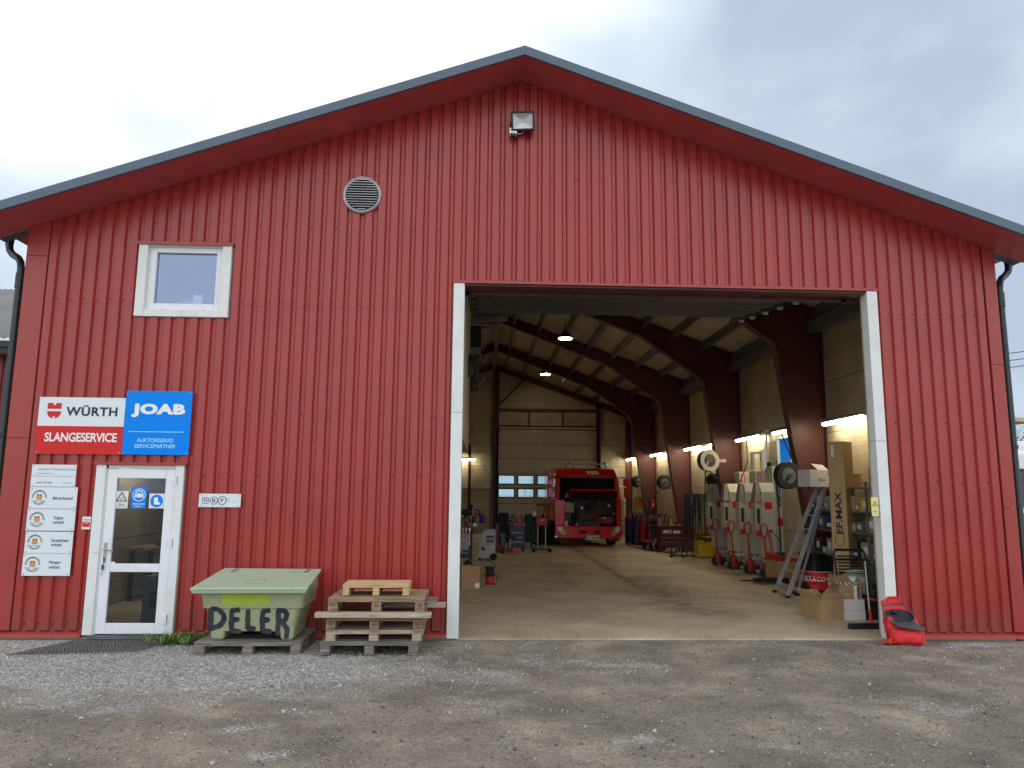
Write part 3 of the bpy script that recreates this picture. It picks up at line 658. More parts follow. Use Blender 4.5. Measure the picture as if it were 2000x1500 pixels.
text('lettering','WÜRTH',*(-W_+.318*2*W_,-W_+.915*2*W_),H*.67,H*.865,-.003,TXTK,t,bold=.03,space=1.1)
text('lettering','SLANGESERVICE',-W_+.10*2*W_,-W_+.935*2*W_,H*.215,H*.375,-.005,TXTW,t,bold=.022,space=.95,shear=.0)
q=MB()
sx0,sx1=-W_+.10*2*W_,-W_+.262*2*W_; cx=(sx0+sx1)/2; hw=(sx1-sx0)/2; zt,zb=H*.895,H*.625; hz=zt-zb
def sh(pts): q.face([q.vert((cx+u*hw,-.003,zb+v*hz)) for u,v in pts])
sh([(-1,1),(-.18,1),(-.18,.86),(.18,.86),(.18,1),(1,1),(1,.62),(-1,.62)])
sh([(-1,.46),(1,.46),(.93,.26),(.7,.1),(.35,.02),(.14,.0),(.14,.14),(-.14,.14),(-.14,0),(-.35,.02),(-.7,.1),(-.93,.26)])
q.build('emblem',TXTR if False else SIGNR,t)
t,W_,H=pboard('wall_sign','square bright blue sign reading JOAB, right half of the pair over the entrance door','sign',242.5,763,372,889,SIGNB,y=-.035)
text('lettering','JOAB',-W_*.81,W_*.82,H*.585,H*.80,-.002,TXTW,t,bold=.06,space=1.08)
q=MB(); q.box((-W_*.85,-.003,H*.352),(W_*.82,-.001,H*.362)); q.build('rule',TXTC,t)
text('lettering','AUKTORISERAD',-W_*.57,W_*.53,H*.195,H*.255,-.002,TXTC,t,bold=.008); text('lettering','SERVICEPARTNER',-W_*.63,W_*.60,H*.105,H*.165,-.002,TXTC,t,bold=.008)
t,W_,H=pboard('wall_sign','plain pale sign with thin grey writing, topmost of the white column left of the door','sign',61,907,148,951,SIGNW,y=-.027)
text('lettering','Autorisert Fartsskriververksted',-W_*.72,W_*.97,H*.74,H*.86,-.002,TXTG,t); text('lettering','Smart Fartsskriver',-W_*.74,-W_*.05,H*.57,H*.64,-.002,TXTG,t)
text('lettering','oncor 4.0 ready',-W_*.74,-W_*.02,H*.12,H*.24,-.002,TXTK,t); text('lettering','VDO',W_*.45,W_*.85,H*.13,H*.2,-.002,TXTG,t)
q=MB(); q.box((-W_,-.002,H*.47),(W_,-.0005,H*.485)); q.build('rule',TXTG,t)
rows=[((57,951),(150,994),'Bilverksted',None,'white sign reading Bilverksted with a grey ring emblem, left of the door'),
      ((52,994),(146,1037),'Traktor-','verksted','white sign reading Traktorverksted with a grey ring emblem, left of the door'),
      ((48.5,1038),(141.5,1081),'Fartsskriver-','verksted','white sign reading Fartsskriververksted with a grey ring emblem, left of the door'),
      ((43.5,1081),(137.5,1125),'Påbygger-','verksted','lowest white sign, reading Påbyggerverksted, near the bottom of the wall')]
ORG=mat('emblem_orange',(.42,.09,.03),.5,var=.05); ORG2=mat('emblem_gold',(.75,.42,.12),.5,var=.05); RG=mat('emblem_grey',(.30,.33,.35),.5,var=0)
xa=P(*rows[0][0],-.033).x
for i,(a,b_,l1,l2,lab) in enumerate(rows):
    A=P(a[0],a[1],-.033);Bp=P(b_[0],b_[1],-.033)
    t,W_,H=pboard('wall_sign',lab,'sign',a[0],a[1],b_[0],b_[1],SIGNW,y=-.033,group='white workshop signs beside the door')
    cx,cz=-.165,H*.52; r=H*.35
    q=MB(); arc(q,cx,cz,-.002,r*.76,r,-5,185,28); q.build('ring',RG,t); q=MB(); arc(q,cx,cz,-.002,r*.76,r,222,318,16); q.build('ring',RG,t)
    q=MB(); q.box((cx-r*.33,-.002,cz-r*.28),(cx+r*.33,-.0005,cz+r*.42)); q.build('emblem',ORG,t)
    q=MB()
    for u,v,w_,h_ in ((0,-.12,.26,.08),(0,.05,.14,.14),(-.3,.0,.1,.1),(.3,.0,.1,.1),(0,.25,.07,.06)): q.box((cx+(u-w_)*r,-.003,cz+(v-h_)*r),(cx+(u+w_)*r,-.002,cz+(v+h_)*r))
    q.build('crown_mark',ORG2,t)
    text('lettering','Statens vegvesen',cx-r*.95,cx+r*.95,cz-r*.56,cz-r*.40,-.003,TXTK,t,bold=.01)
    for k,ch in enumerate('GODKJENT AV'):
        if ch==' ': continue
        an=R(130-k*8); p0=Vector((cx+r*.88*math.cos(an),0,cz+r*.88*math.sin(an)))
        text('ring_letter',ch,-r*.05,r*.05,-r*.07,r*.07,-.003,TXTK,t,M=Matrix.Translation(p0)@Matrix.Rotation(-(an-math.pi/2),4,'Y'))
    if l2: text('lettering',l1,.03,.03+.0165*len(l1),H*.52,H*.68,-.002,TXTK,t,bold=.012); text('lettering',l2,.03,.03+.0158*len(l2),H*.33,H*.47,-.002,TXTK,t,bold=.012)
    else: text('lettering',l1,.0,.235,H*.42,H*.56,-.002,TXTK,t,bold=.012)
t,W_,H=pboard('small_plate','small rounded white plate reading NBF, alone on the red wall','sign',388,964,470,991,SIGNW,y=-.02)
for k,ch in enumerate('NBF'):
    cx=-W_*.68+k*W_*.40; r=H*.26
    q=MB(); nn=(4,6,24)[k]; 
    pts=[(cx+r*1.15*math.cos(R(45 if k==0 else 0)+2*math.pi*j/nn),-.003,H*.5+r*1.15*math.sin(R(45 if k==0 else 0)+2*math.pi*j/nn)) for j in range(nn+1)]; q.tube(pts,.0035,4); q.build('letter_outline',TXTK,t)
    text('lettering',ch,cx-r*.42,cx+r*.42,H*.5-r*.5,H*.5+r*.5,-.002,TXTK,t,bold=.01)
for k,ss in enumerate(('Medlem','Norges','Bilbransjeforbund')): text('lettering',ss,W_*.28,W_*(.28+.036*len(ss)),H*(.60-.11*k),H*(.66-.11*k),-.002,TXTG,t)
t,W_,H=pboard('alarm_sticker','tiny red and white alarm sticker on the wall just left of the door casing','sign',160,1009,177,1034,PAPER,y=-.006,rivets=False)
q=MB(); q.box((-W_*.85,-.002,H*.2),(W_*.85,-.0005,H*.58)); q.build('red_field',SIGNR,t); text('lettering','VERISURE',-W_*.7,W_*.7,H*.7,H*.8,-.002,TXTK,t); text('lettering','ALARM',-W_*.5,W_*.5,H*.45,H*.53,-.003,TXTW,t)
# stickers on the door glass
def tri(t,cx,cz,r,m=TXTK,y=-.003):
    q=MB(); pts=[(cx+r*math.cos(R(90+120*k)),y,cz+r*math.sin(R(90+120*k))) for k in (0,1,2,0)]
    for a,b_ in zip(pts,pts[1:]): q.cyl(a,b_,r*.07,n=6)
    q.box((cx-r*.32,y,cz-r*.25),(cx-r*.12,y+.001,cz-r*.1)); q.hexa([(cx-.05*r,y,cz-.2*r),(cx+.05*r,y,cz-.2*r),(cx+.05*r,y+.001,cz-.2*r),(cx-.05*r,y+.001,cz-.2*r)],[(cx+.12*r,y,cz+.1*r),(cx+.26*r,y,cz+.1*r),(cx+.26*r,y+.001,cz+.1*r),(cx+.12*r,y+.001,cz+.1*r)])
    q.build('warning_triangle',m,t)
t,W_,H=pboard('door_sticker','white gas warning sticker with a black triangle on the door glass','sticker',225,959,250,993,PAPER,y=.008,th=.002,rivets=False)
tri(t,0,H*.60,H*.34); text('lettering','Gass',-W_*.5,W_*.5,H*.17,H*.29,-.002,TXTK,t); text('lettering','under trykk',-W_*.8,W_*.8,H*.06,H*.13,-.002,TXTK,t)
t,W_,H=pboard('door_sticker','blue ear protection sticker, middle one on the door glass','sticker',257,951,286,993,SIGNB,y=.008,th=.002,rivets=False)
q=MB(); arc(q,0,H*.63,-.002,H*.27,H*.30,0,360,28); arc(q,0,H*.66,-.002,H*.14,H*.19,0,180,12); q.box((-H*.2,-.002,H*.5),(-H*.12,-.001,H*.68)); q.box((H*.12,-.002,H*.5),(H*.2,-.001,H*.68)); disc(q,0,H*.6,-.002,H*.11,16); q.build('ear_muff_symbol',TXTW,t)
text('lettering','HØRSELSVERN',-W_*.8,W_*.8,H*.17,H*.24,-.002,TXTW,t,bold=.01); text('lettering','PÅBUDT',-W_*.5,W_*.5,H*.06,H*.13,-.002,TXTW,t,bold=.01)
t,W_,H=pboard('door_sticker','white sticker with a round blue boot symbol on the door glass','sticker',291,964,321,993,PAPER,y=.008,th=.002,rivets=False)
q=MB(); disc(q,0,H*.5,-.002,H*.43,28); q.build('blue_disc',SIGNB,t); q=MB(); q.prism([(-H*.18,H*.72),(H*.08,H*.76),(H*.1,H*.45),(H*.26,H*.36),(H*.25,H*.26),(-H*.16,H*.26)],-.004,-.003); q.build('boot_symbol',TXTW,t)
t,W_,H=pboard('door_sticker','small red alarm sticker low on the upper door glass','sticker',213,1097,224,1115,PAPER,y=.008,th=.002,rivets=False)
q=MB(); q.box((-W_,-.001,0),(W_,-.0005,H*.5)); q.build('red_field',SIGNR,t)
t,W_,H=pboard('door_sticker','yellow gas warning sticker on the white jamb right of the tall opening','sticker',1702,971,1716,1008,mat('pale_yellow',(.72,.72,.30),.5),y=-.030,th=.002,rivets=False)
tri(t,0,H*.62,W_*.85); text('lettering','Gass',-W_*.5,W_*.5,H*.22,H*.30,-.002,TXTK,t); text('lettering','under trykk',-W_*.8,W_*.8,H*.10,H*.16,-.002,TXTK,t)
# floodlight and sensor at the top of the gable
a=P(1021,236,-.16); t=thing('floodlight','square black floodlight with a grey reflector below the gable peak','floodlight',tuple(a))
mm=Matrix.Rotation(R(18),4,'X')@Matrix.Rotation(R(-3),4,'Y')
q=MB(); q.M=mm; q.box((-.155,-.02,-.125),(.155,.05,-.10)); q.box((-.155,-.02,.10),(.155,.05,.125)); q.box((-.155,-.02,-.10),(-.13,.05,.10)); q.box((.13,-.02,-.10),(.155,.05,.10)); q.box((-.13,.04,-.10),(.13,.06,.10)); q.build('housing',BLK,t,bevel=.005)
q=MB(); q.M=mm
o1=[(-.13,0,-.10),(.13,0,-.10),(.13,0,.10),(-.13,0,.10)]; i1=[(-.035,.035,-.02),(.035,.035,-.02),(.035,.035,.03),(-.035,.035,.03)]
for k in range(4): q.quad(o1[k],o1[(k+1)%4],i1[(k+1)%4],i1[k])
q.quad(*i1); q.build('reflector',mat('reflector',(.55,.56,.56),.4,metal=.4),t)
q=MB(); q.M=mm; q.box((-.008,.03,-.0),(.008,.034,.012)); q.build('led_chip',YEL,t)
q=MB(); q.box((-.16,.02,-.02),(-.15,.14,.02)); q.box((.15,.02,-.02),(.16,.14,.02)); q.box((-.16,.13,-.02),(.16,.145,.02)); q.build('bracket',BLK,t)
a=P(1002,257,-.10); t=thing('light_sensor','small white box sensor hanging at the lower left of the floodlight','sensor',tuple(a)); q=MB(); q.box((-.05,-.03,-.04),(.05,.07,.045)); q.build('case',PVC,t,bevel=.008)
q=MB(); q.cyl((0,-.01,-.075),(0,-.01,-.04),.03,n=16); q.build('lens',BLKP,t,smooth=True); q=MB(); q.tube([(.05,.02,-.01),(.09,.03,-.02),(.12,.05,.0),(.14,.05,.03)],.006,6); q.build('cable',PVC,t)
# ---------------------------------------------------------------- pallets and the green bin outside
def pallet(name,label,loc,rz,Wd,Dp,wood_,Hh=.144,boards=7,group='wooden pallets outside',th=.022,solid=False):
    t=thing(name,label,'pallet',loc,rz,group)
    bw=.1*Wd/.8*.8
    for k in range(3):
        x=-Wd/2+bw/2+(Wd-bw)*k/2
        q=MB(); q.box((x-bw/2,-Dp/2,0),(x+bw/2,Dp/2,th*.9)); 
        q.build('bottom_board',wood_,t,bevel=.002)
        for j in range(3):
            y=-Dp/2+.07+(Dp-.14)*j/2; q=MB(); q.box((x-bw/2+.002,y-.068,th*.9+.001),(x+bw/2-.002,y+.068,Hh-th*2)); bk_=q.build('block',wood_,t,bevel=.003)
            if j==0 and Hh>.141 and wood_ is WOODB: q=MB(); q.ring((x,y-.0695,Hh*.45),(0,1,0),.026,.0018,18,4); q.box((x-.014,y-.0705,Hh*.45-.006),(x+.014,y-.069,Hh*.45+.006)); q.build('stamp',mat('stamp_burn',(.06,.035,.02),.8),bk_)
    for j in range(3):
        y=-Dp/2+.07+(Dp-.14)*j/2; q=MB(); q.box((-Wd/2,y-.07,Hh-th*2+.001),(Wd/2,y+.07,Hh-th)); q.build('cross_board',wood_,t,bevel=.002)
    n_=1 if solid else boards
    for j in range(n_):
        gp=.0 if solid else .012; bd=(Dp-gp*(n_-1))/n_; y0=-Dp/2+j*(bd+gp); q=MB(); dz=random.uniform(-.001,.002) ; q.box((-Wd/2+random.uniform(-.004,.004),y0,Hh-th+.002),(Wd/2+random.uniform(-.004,.004),y0+bd,Hh+dz)); q.build('deck_board',wood_,t,bevel=.002)
    return t
pallet('pallet','weathered grey pallet lying on the gravel under the green bin',((P(375,1278,-.92).x+P(583,1278,-.92).x)/2,-.45,-.015),R(.6),1.15,.86,WOODG,Hh=.135)
px0=(P(625,1278,-.9).x+P(815,1278,-.9).x)/2
pallet('pallet','weathered grey bottom pallet of the stack beside the white jamb',(px0,-.50,-.012),0,1.07,.80,WOODG,Hh=.142)
pallet('pallet','thin pallet second from the bottom of the stack, with narrow blocks',(px0+.035,-.49,.133),R(.8),1.05,.76,WOODP,Hh=.115,boards=6)
pallet('pallet','brown pallet with stamped blocks just beneath the pale plank',(px0+.05,-.50,.250),R(-.5),1.06,.80,WOODB,Hh=.142)
pallet('pallet','brown pallet on the upper part of the stack, under the small new pallet',(px0+.06,-.51,.452),R(.7),1.06,.80,WOODB,Hh=.144,boards=8)
pallet('small_pallet','small new yellow pallet tilted on top of the pallet stack',(P(737,1170,-.6).x,-.58,.607),R(1.5),.74,.42,WOODY,Hh=.125,boards=4,th=.02)
q=MB(); a=P(614,1210,-.99); b_=P(842,1207,-.99); q.box((a.x,-1.0,.398),(b_.x,-.88,.448)); q.box((a.x+.5,-.25,.398),(b_.x+.12,-.12,.448)); tag(q.build('plank',WOODP,bevel=.004),'long pale plank sticking out of both sides of the pallet stack','plank')
q=MB(); q.box((px0+.1,-.6,.50),(px0+.72,-.5,.56)); tag(q.build('wood_beam',WOODG,bevel=.004),'short grey beam end poking out on the right of the pallet stack','beam')
# grit bin
BG=mat('bin_green',(.32,.36,.21),.5,var=.08,vs=2,dirt=(.13,.15,.09),ds=2.2,da=.5,bump=.1,bs=12); BGL=mat('bin_lid_green',(.38,.48,.34),.5,var=.06,vs=2,dirt=(.22,.27,.19),ds=2,da=.5)
bx=(P(392,1200,-.86).x+P(590,1200,-.86).x)/2; t=thing('grit_bin','pale green lidded plastic bin with DELER painted in black, standing on a pallet','bin',(bx,-.86,.123))
def ringpts(w0,d0,y0,z,r=.05,n=4):
    pts=[]
    for cx_,cy_,a0 in ((w0-r,y0+d0-r,0),(-w0+r,y0+d0-r,90),(-w0+r,y0+r,180),(w0-r,y0+r,270)):
        for k in range(n+1): an=R(a0+90*k/n); pts.append((cx_+r*math.cos(an),cy_+r*math.sin(an),z))
    return pts
q=MB(); lv=[(.455,.62,.055,.10,.05),(.47,.63,.05,.14,.06),(.515,.68,.02,.345,.06),(.545,.705,.005,.352,.05),(.548,.71,.002,.365,.05),(.565,.725,-.01,.50,.05),(.572,.73,-.015,.508,.05),(.575,.735,-.018,.56,.05)]
rg=[[q.vert(p) for p in ringpts(*l[:4],r=l[4])] for l in lv]
for a,b_ in zip(rg,rg[1:]):
    for k in range(len(a)): q.face([a[k],a[(k+1)%len(a)],b_[(k+1)%len(a)],b_[k]])
q.face(rg[0][::-1]); q.face(rg[-1]); q.build('body',BG,t,smooth=True)
q=MB()
for s in (-1,1):
    xo,xi=s*.465,s*.28
    q.hexa([(min(xo*.97,xi*1.12),.06,0),(max(xo*.97,xi*1.12),.06,0),(max(xo*.97,xi*1.12),.66,0),(min(xo*.97,xi*1.12),.66,0)],[(min(xo*1.0,xi),.05,.16),(max(xo*1.0,xi),.05,.16),(max(xo,xi),.68,.16),(min(xo,xi),.68,.16)])
    o=q.build('foot',BG,t,bevel=.03); q=MB()
# lid: slopes up to the back, turned down rim
q=MB(); fl_=[(-.655,-.10,.55),(.62,-.10,.56),(.60,.70,.685),(-.56,.70,.69)]
q.hexa([fl_[0],fl_[1],fl_[2],fl_[3]],[(x,y,z+.028) for x,y,z in fl_]); 
q.hexa([(-.635,-.085,.515),(.60,-.085,.525),(.60,-.065,.525),(-.635,-.065,.515)],[(-.65,-.095,.552),(.615,-.095,.562),(.615,-.06,.57),(-.65,-.06,.56)])
lid=q.build('lid',BGL,t,bevel=.014)
q=MB()
q.prismx([(-.015,.56),(.69,.56),(.69,.68)],-.55,.56); q.build('lid_skirt',BG,t)
def lidpt(u,v,dz=.031):
    a=Vector(fl_[0]).lerp(Vector(fl_[1]),u); b_=Vector(fl_[3]).lerp(Vector(fl_[2]),u); p=a.lerp(b_,v); return p+Vector((0,-.01,dz))
for u in (.14,.87):
    q=MB(); q.quad(lidpt(u-.02,.80),lidpt(u+.02,.80),lidpt(u+.03,1.0),lidpt(u-.01,1.0)); q.build('hinge_strap',mat('hinge_grey',(.28,.30,.40),.4,metal=.3),t)
q=MB(); pts=[lidpt(u,v) for u,v in ((.42,.22),(.58,.22),(.565,.40),(.43,.40),(.42,.22))]; q.tube(pts,.0025,4); q.build('moulded_label_outline',BG,t)
q=MB(); 
def bodyfront(x,z): # the front face of the body leans back towards its foot
    pr=[(.10,.055),(.345,.02),(.352,.005),(.50,-.01),(.56,-.018)]
    for (z0,y0),(z1,y1) in zip(pr,pr[1:]):
        if z<=z1 or z1==.56: return (x,y0+(y1-y0)*max(0,(z-z0)/(z1-z0))-.004,z)
nn=30
for i in range(nn):
    for j in range(8):
        u0,u1=i/nn,(i+1)/nn; z0=.385+.125*j/8; z1=.385+.125*(j+1)/8; e_=.012*math.sin(j*2.9)*(j%3)
        q.quad(bodyfront(-.33+e_+u0*.52,z0),bodyfront(-.33+e_+u1*.52,z0),bodyfront(-.33+e_+u1*.52,z1),bodyfront(-.33+e_+u0*.52,z1))
q.build('lime_paint_patch',mat('lime_paint',(.33,.42,.03),.6,dirt=(.25,.32,.10),ds=7,da=.8),t)
# hand painted letters as brush strokes
ST={'D':[[(0,1),(0,0)],[(0,1),(.45,.98),(.8,.72),(.85,.45),(.6,.15),(0,-.02)]],'E':[[(.75,1),(.1,.95),(.05,.5),(.1,.02),(.8,-.02)],[(.08,.52),(.62,.55)]],'L':[[(.1,1),(.08,.05)],[(.08,.05),(.7,.03)]],'R':[[(.1,1),(.08,0)],[(.05,1),(.6,.98),(.75,.78),(.55,.55),(.1,.5)],[(.4,.5),(.78,.2),(.72,-.12)]]}
PAINT=mat('black_spray_paint',(.022,.024,.04),.6,dirt=(.10,.12,.09),ds=14,da=.6)
lx=-.45
for ch,w_,h0,h1 in (('D',.17,.13,.345),('E',.13,.10,.335),('L',.12,.12,.335),('E',.12,.10,.33),('R',.15,.07,.33)):
    q=MB()
    for st in ST[ch]:
        den=[]
        for (a0,b0),(a1,b1) in zip(st,st[1:]):
            for k in range(5): den.append((a0+(a1-a0)*k/5,b0+(b1-b0)*k/5))
        den.append(st[-1]); 
        pts=[Vector((lx+u*w_+random.uniform(-.002,.002),0,h0+v*(h1-h0))) for u,v in den]
        for i in range(len(pts)-1):
            d_=(pts[i+1]-pts[i]).normalized(); nn_=Vector((-d_.z,0,d_.x))*random.uniform(.024,.031); e_=d_*.004
            q.quad(*[bodyfront(p.x,p.z) for p in (pts[i]-nn_-e_,pts[i+1]-nn_+e_,pts[i+1]+nn_+e_,pts[i]+nn_-e_)])
            c_=pts[i+1]; q.face([q.vert(Vector(bodyfront(c_.x+.02*math.cos(a_),c_.z+.02*math.sin(a_)))+Vector((0,-.0004*(i%2+1),0))) for a_ in [2*math.pi*k/10 for k in range(10)]])
    q.build('painted_letter',PAINT,t); lx+=w_+.045
# door mat of rubber mesh
q=MB()
a=P(0,0,0)
c4=[Vector((-5.05,-.98,.004)),Vector((-3.75,-.80,.004)),Vector((-3.55,-.12,.004)),Vector((-4.72,-.10,.004))]
for k in range(34):
    u=k/33
    p0=c4[0].lerp(c4[1],u); p1=c4[3].lerp(c4[2],u); q.tube([p0,p1],.0022,4)
for k in range(18):
    u=k/17; p0=c4[0].lerp(c4[3],u); p1=c4[1].lerp(c4[2],u); q.tube([p0,p1],.0022,4)
tag(q.build('door_mat',mat('mat_rubber',(.06,.06,.058),.8)),'black open mesh rubber mat on the gravel before the entrance door','mat')
# weeds
LEAF=mat('leaf_green',(.09,.17,.035),.6,var=.35,vs=9); LEAF2=mat('leaf_light',(.16,.25,.06),.6,var=.25,vs=9)
def weed(name,label,cx_,cy_,n,sp,hh):
    q=MB()
    for k in range(n):
        x=cx_+random.gauss(0,sp); y=min(-.06,cy_+random.gauss(0,.07)); q.m=random.choice((0,0,1))
        for j in range(random.randint(4,8)):
            an=random.uniform(0,6.28); l_=random.uniform(.03,.085); h_=random.uniform(.02,hh)
            b0=Vector((x,y,-.01)); tip=b0+Vector((math.cos(an)*l_,math.sin(an)*l_,h_)); mid=b0.lerp(tip,.55)+Vector((0,0,.012)); sd=Vector((-math.sin(an),math.cos(an),0))*random.uniform(.007,.016)
            i=[q.vert(p) for p in (b0,mid+sd,tip,mid-sd)]; q.face(i)
    o=q.build(name,[LEAF,LEAF2]); tag(o,label,'weeds'); return o
o=weed('weed_patch','low green weeds growing between the door threshold and the bin pallet',-3.36,-.24,130,.25,.12)
o=weed('weed_patch','thin tuft of grass at the wall foot behind the bin pallet',-3.0,-.12,22,.10,.15)
# ---------------------------------------------------------------- lamps in the hall
def tube_lamp(label,x,y0,y1,z,group='tube lamps along the hall walls',side=1):
    t=thing('tube_lamp',label,'lamp',(x,(y0+y1)/2,z),group=group); h=(y1-y0)/2
    q=MB(); q.prism([(-.085,-.012),(-.05,.0),(.05,.0),(.085,-.012),(.085,.02),(.04,.075),(-.04,.075),(-.085,.02)],-h,h); q.build('lamp_body',TIRED,t)
    q=MB(); q.prism([(-.045,-.002),(.045,-.002),(.05,-.035),(.03,-.06),(-.03,-.06),(-.05,-.035)],-h+.03,h-.03); q.build('tube',TUBE,t,bevel=.01)
    q=MB(); 
    for yy in (-h*.6,h*.6): q.box((.0,yy-.015,.076),(side*.2,yy+.015,.09))
    q.build('bracket',GREYP,t)
tube_lamp('nearest long bright tube lamp, on the wall just inside the white right jamb',6.48,2.95,4.42,3.14)
tube_lamp('tube lamp in the second bay left of the tall aluminium mast',6.48,7.78,9.3,3.17)
tube_lamp('short lit end of a tube lamp beside the blue window',6.48,5.95,6.9,3.16)
tube_lamp('tube lamp above the pale hose reel in the third bay',6.48,12.5,14.2,3.22)
tube_lamp('lit lamp end peeping from behind the second red column',6.48,10.7,11.6,3.20)
tube_lamp('tube lamp in the fourth bay above the dark hose reel',6.48,17.3,19.0,3.27)
tube_lamp('farthest tube lamp on the right wall, beside the truck mirror',6.48,22.2,23.9,3.33)
t=thing('tube_lamp','single tube lamp on the far left of the rear wall','lamp',(-.62,23.7,3.28)); q=MB(); q.box((-.9,-.06,0),(.33,.06,.07)); q.build('lamp_body',TIRED,t); q=MB(); q.box((-.87,-.05,-.06),(.30,.05,-.002)); q.build('tube',TUBE,t,bevel=.01)
for lab,px,py,y in (('nearer round lit high bay lamp under the roof beams',1104,661,12.2),('farther round lit high bay lamp under the roof beams',1065,731,21.0)):
    a=P(px,py,y); t=thing('high_bay_lamp',lab,'lamp',tuple(a),group='round high bay lamps'); q=MB(); q.lathe([(.06,.2),(.1,.17),(.22,.03),(.23,.0),(.22,-.0)],(0,0,0)); q.build('lamp_shade',DARK,t,smooth=True)
    q=MB(); q.cyl((0,0,-.012),(0,0,-.002),.2,n=24); q.build('lens',HIGH,t); q=MB(); q.cyl((0,0,.2),(0,0,ceilz(a.x)-a.z),.008,n=6); q.build('suspension_cable',BLK,t)
# tube lamps added out of view to brighten the bay behind the entrance door
tube_lamp('added tube lamp on the left wall, out of view, brightening the room behind the entrance door',-5.5,8.0,9.5,3.2,side=-1)
tube_lamp('nearest added tube lamp over the left bay, out of view, brightening the wall behind the entrance door',-5.5,1.9,3.3,2.38,side=-1)
tube_lamp('farthest added tube lamp above the left bays, out of view behind the office',-5.5,13.0,14.5,3.2,side=-1)
# ---------------------------------------------------------------- the red truck
TY=16.5; T0=P(1149,1067,TY); TZ=T0.z
TP=mat('truck_red',(.62,.008,.010),.22,var=.03,coat=.6); TPD=mat('truck_red_inside',(.30,.008,.014),.4)
GLB=mat('windscreen_dark',(.006,.007,.010),.08,var=0,spec=.6)
tk=thing('truck','red truck with its front hatch open over the engine, parked deep in the hall','truck',(T0.x,TY,0),R(.5))
def K(px,py): p=P(px,py,TY); return (p.x-T0.x,p.z-TZ)
zb=K(1149,1053)[1]; zbt=K(1149,1026)[1]; zw0=K(1149,975)[1]; zw1=K(1149,932)[1]; zr=K(1149,915)[1]; hw=1.17
# lower body shell
q=MB(); q.box((-hw,.05,zbt),(-hw+.09,1.9,zw0+.04)); q.box((hw-.09,.05,zbt),(hw,1.9,zw0+.04)); q.box((-hw+.09,1.6,.5),(hw-.09,1.7,zw0)); q.box((-hw,1.9,.7),(hw,2.0,zr-.1))
q.hexa([(-hw,.10,zw0+.04),(-hw+.08,.06,zw0+.04),(-hw+.08,1.9,zw0+.04),(-hw,1.9,zw0+.04)],[(-hw+.06,.22,zw1),(-hw+.13,.18,zw1),(-hw+.13,1.9,zw1),(-hw+.06,1.9,zw1)])
q.hexa([(hw-.08,.06,zw0+.04),(hw,.10,zw0+.04),(hw,1.9,zw0+.04),(hw-.08,1.9,zw0+.04)],[(hw-.13,.18,zw1),(hw-.06,.22,zw1),(hw-.06,1.9,zw1),(hw-.13,1.9,zw1)])
q.build('cab_body',TP,tk,bevel=.015)
q=MB(); q.hexa([(-hw+.05,.16,zw1),(hw-.05,.16,zw1),(hw-.05,1.95,zw1),(-hw+.05,1.95,zw1)],[(-hw+.17,.38,zr),(hw-.17,.38,zr),(hw-.14,1.95,zr+.08),(-hw+.14,1.95,zr+.08)]); rf=q.build('cab_roof',TP,tk,bevel=.07,smooth=True)
text('lettering','RBB',-.03,.42,zw1+.10,zw1+.22,.19,mat('print_silver',(.7,.62,.5),.4),tk,bold=.03,shear=-.3)
wl,wr=-.98,.99
q=MB(); q.hexa([(wl,.095,zw0),(wr,.095,zw0),(wr,.13,zw0),(wl,.13,zw0)],[(wl+.04,.20,zw1-.01),(wr-.04,.20,zw1-.01),(wr-.04,.23,zw1-.01),(wl+.04,.23,zw1-.01)]); q.build('windscreen',GLB,tk,bevel=.008)
for a_,b_,c_,d_ in ((-hw+.01,wl-.005,-hw+.07,wl+.035),(wr+.005,hw-.01,wr-.035,hw-.07)):
    q=MB(); q.hexa([(a_,.075,zw0-.02),(b_,.075,zw0-.02),(b_,.14,zw0-.02),(a_,.14,zw0-.02)],[(c_,.18,zw1),(d_,.18,zw1),(d_,.24,zw1),(c_,.24,zw1)]); q.build('window_pillar',TP,tk,bevel=.02,smooth=True)
for a_,b_ in ((-hw+.0,-.80),(.99,hw)):
    q=MB(); q.box((a_,.0,zbt-.02),(b_,.14,zw0-.03)); q.build('corner_panel',TP,tk,bevel=.035,smooth=True)
q=MB(); q.box((-hw+.1,.10,zw1-.045),(hw-.1,.19,zw1-.005)); q.build('windscreen_trim',BLK,tk)
for s in (-1,1):
    q=MB(); q.quad((s*(hw+.002),.45,zw0+.08),(s*(hw+.002),1.15,zw0+.08),(s*(hw-.05),1.10,zw1-.08),(s*(hw-.05),.55,zw1-.08)); q.build('side_window',GLB,tk)
q=MB(); q.box((-hw+.09,.85,.45),(hw-.09,.9,zw0)); q.build('bulkhead',BLKP,tk)
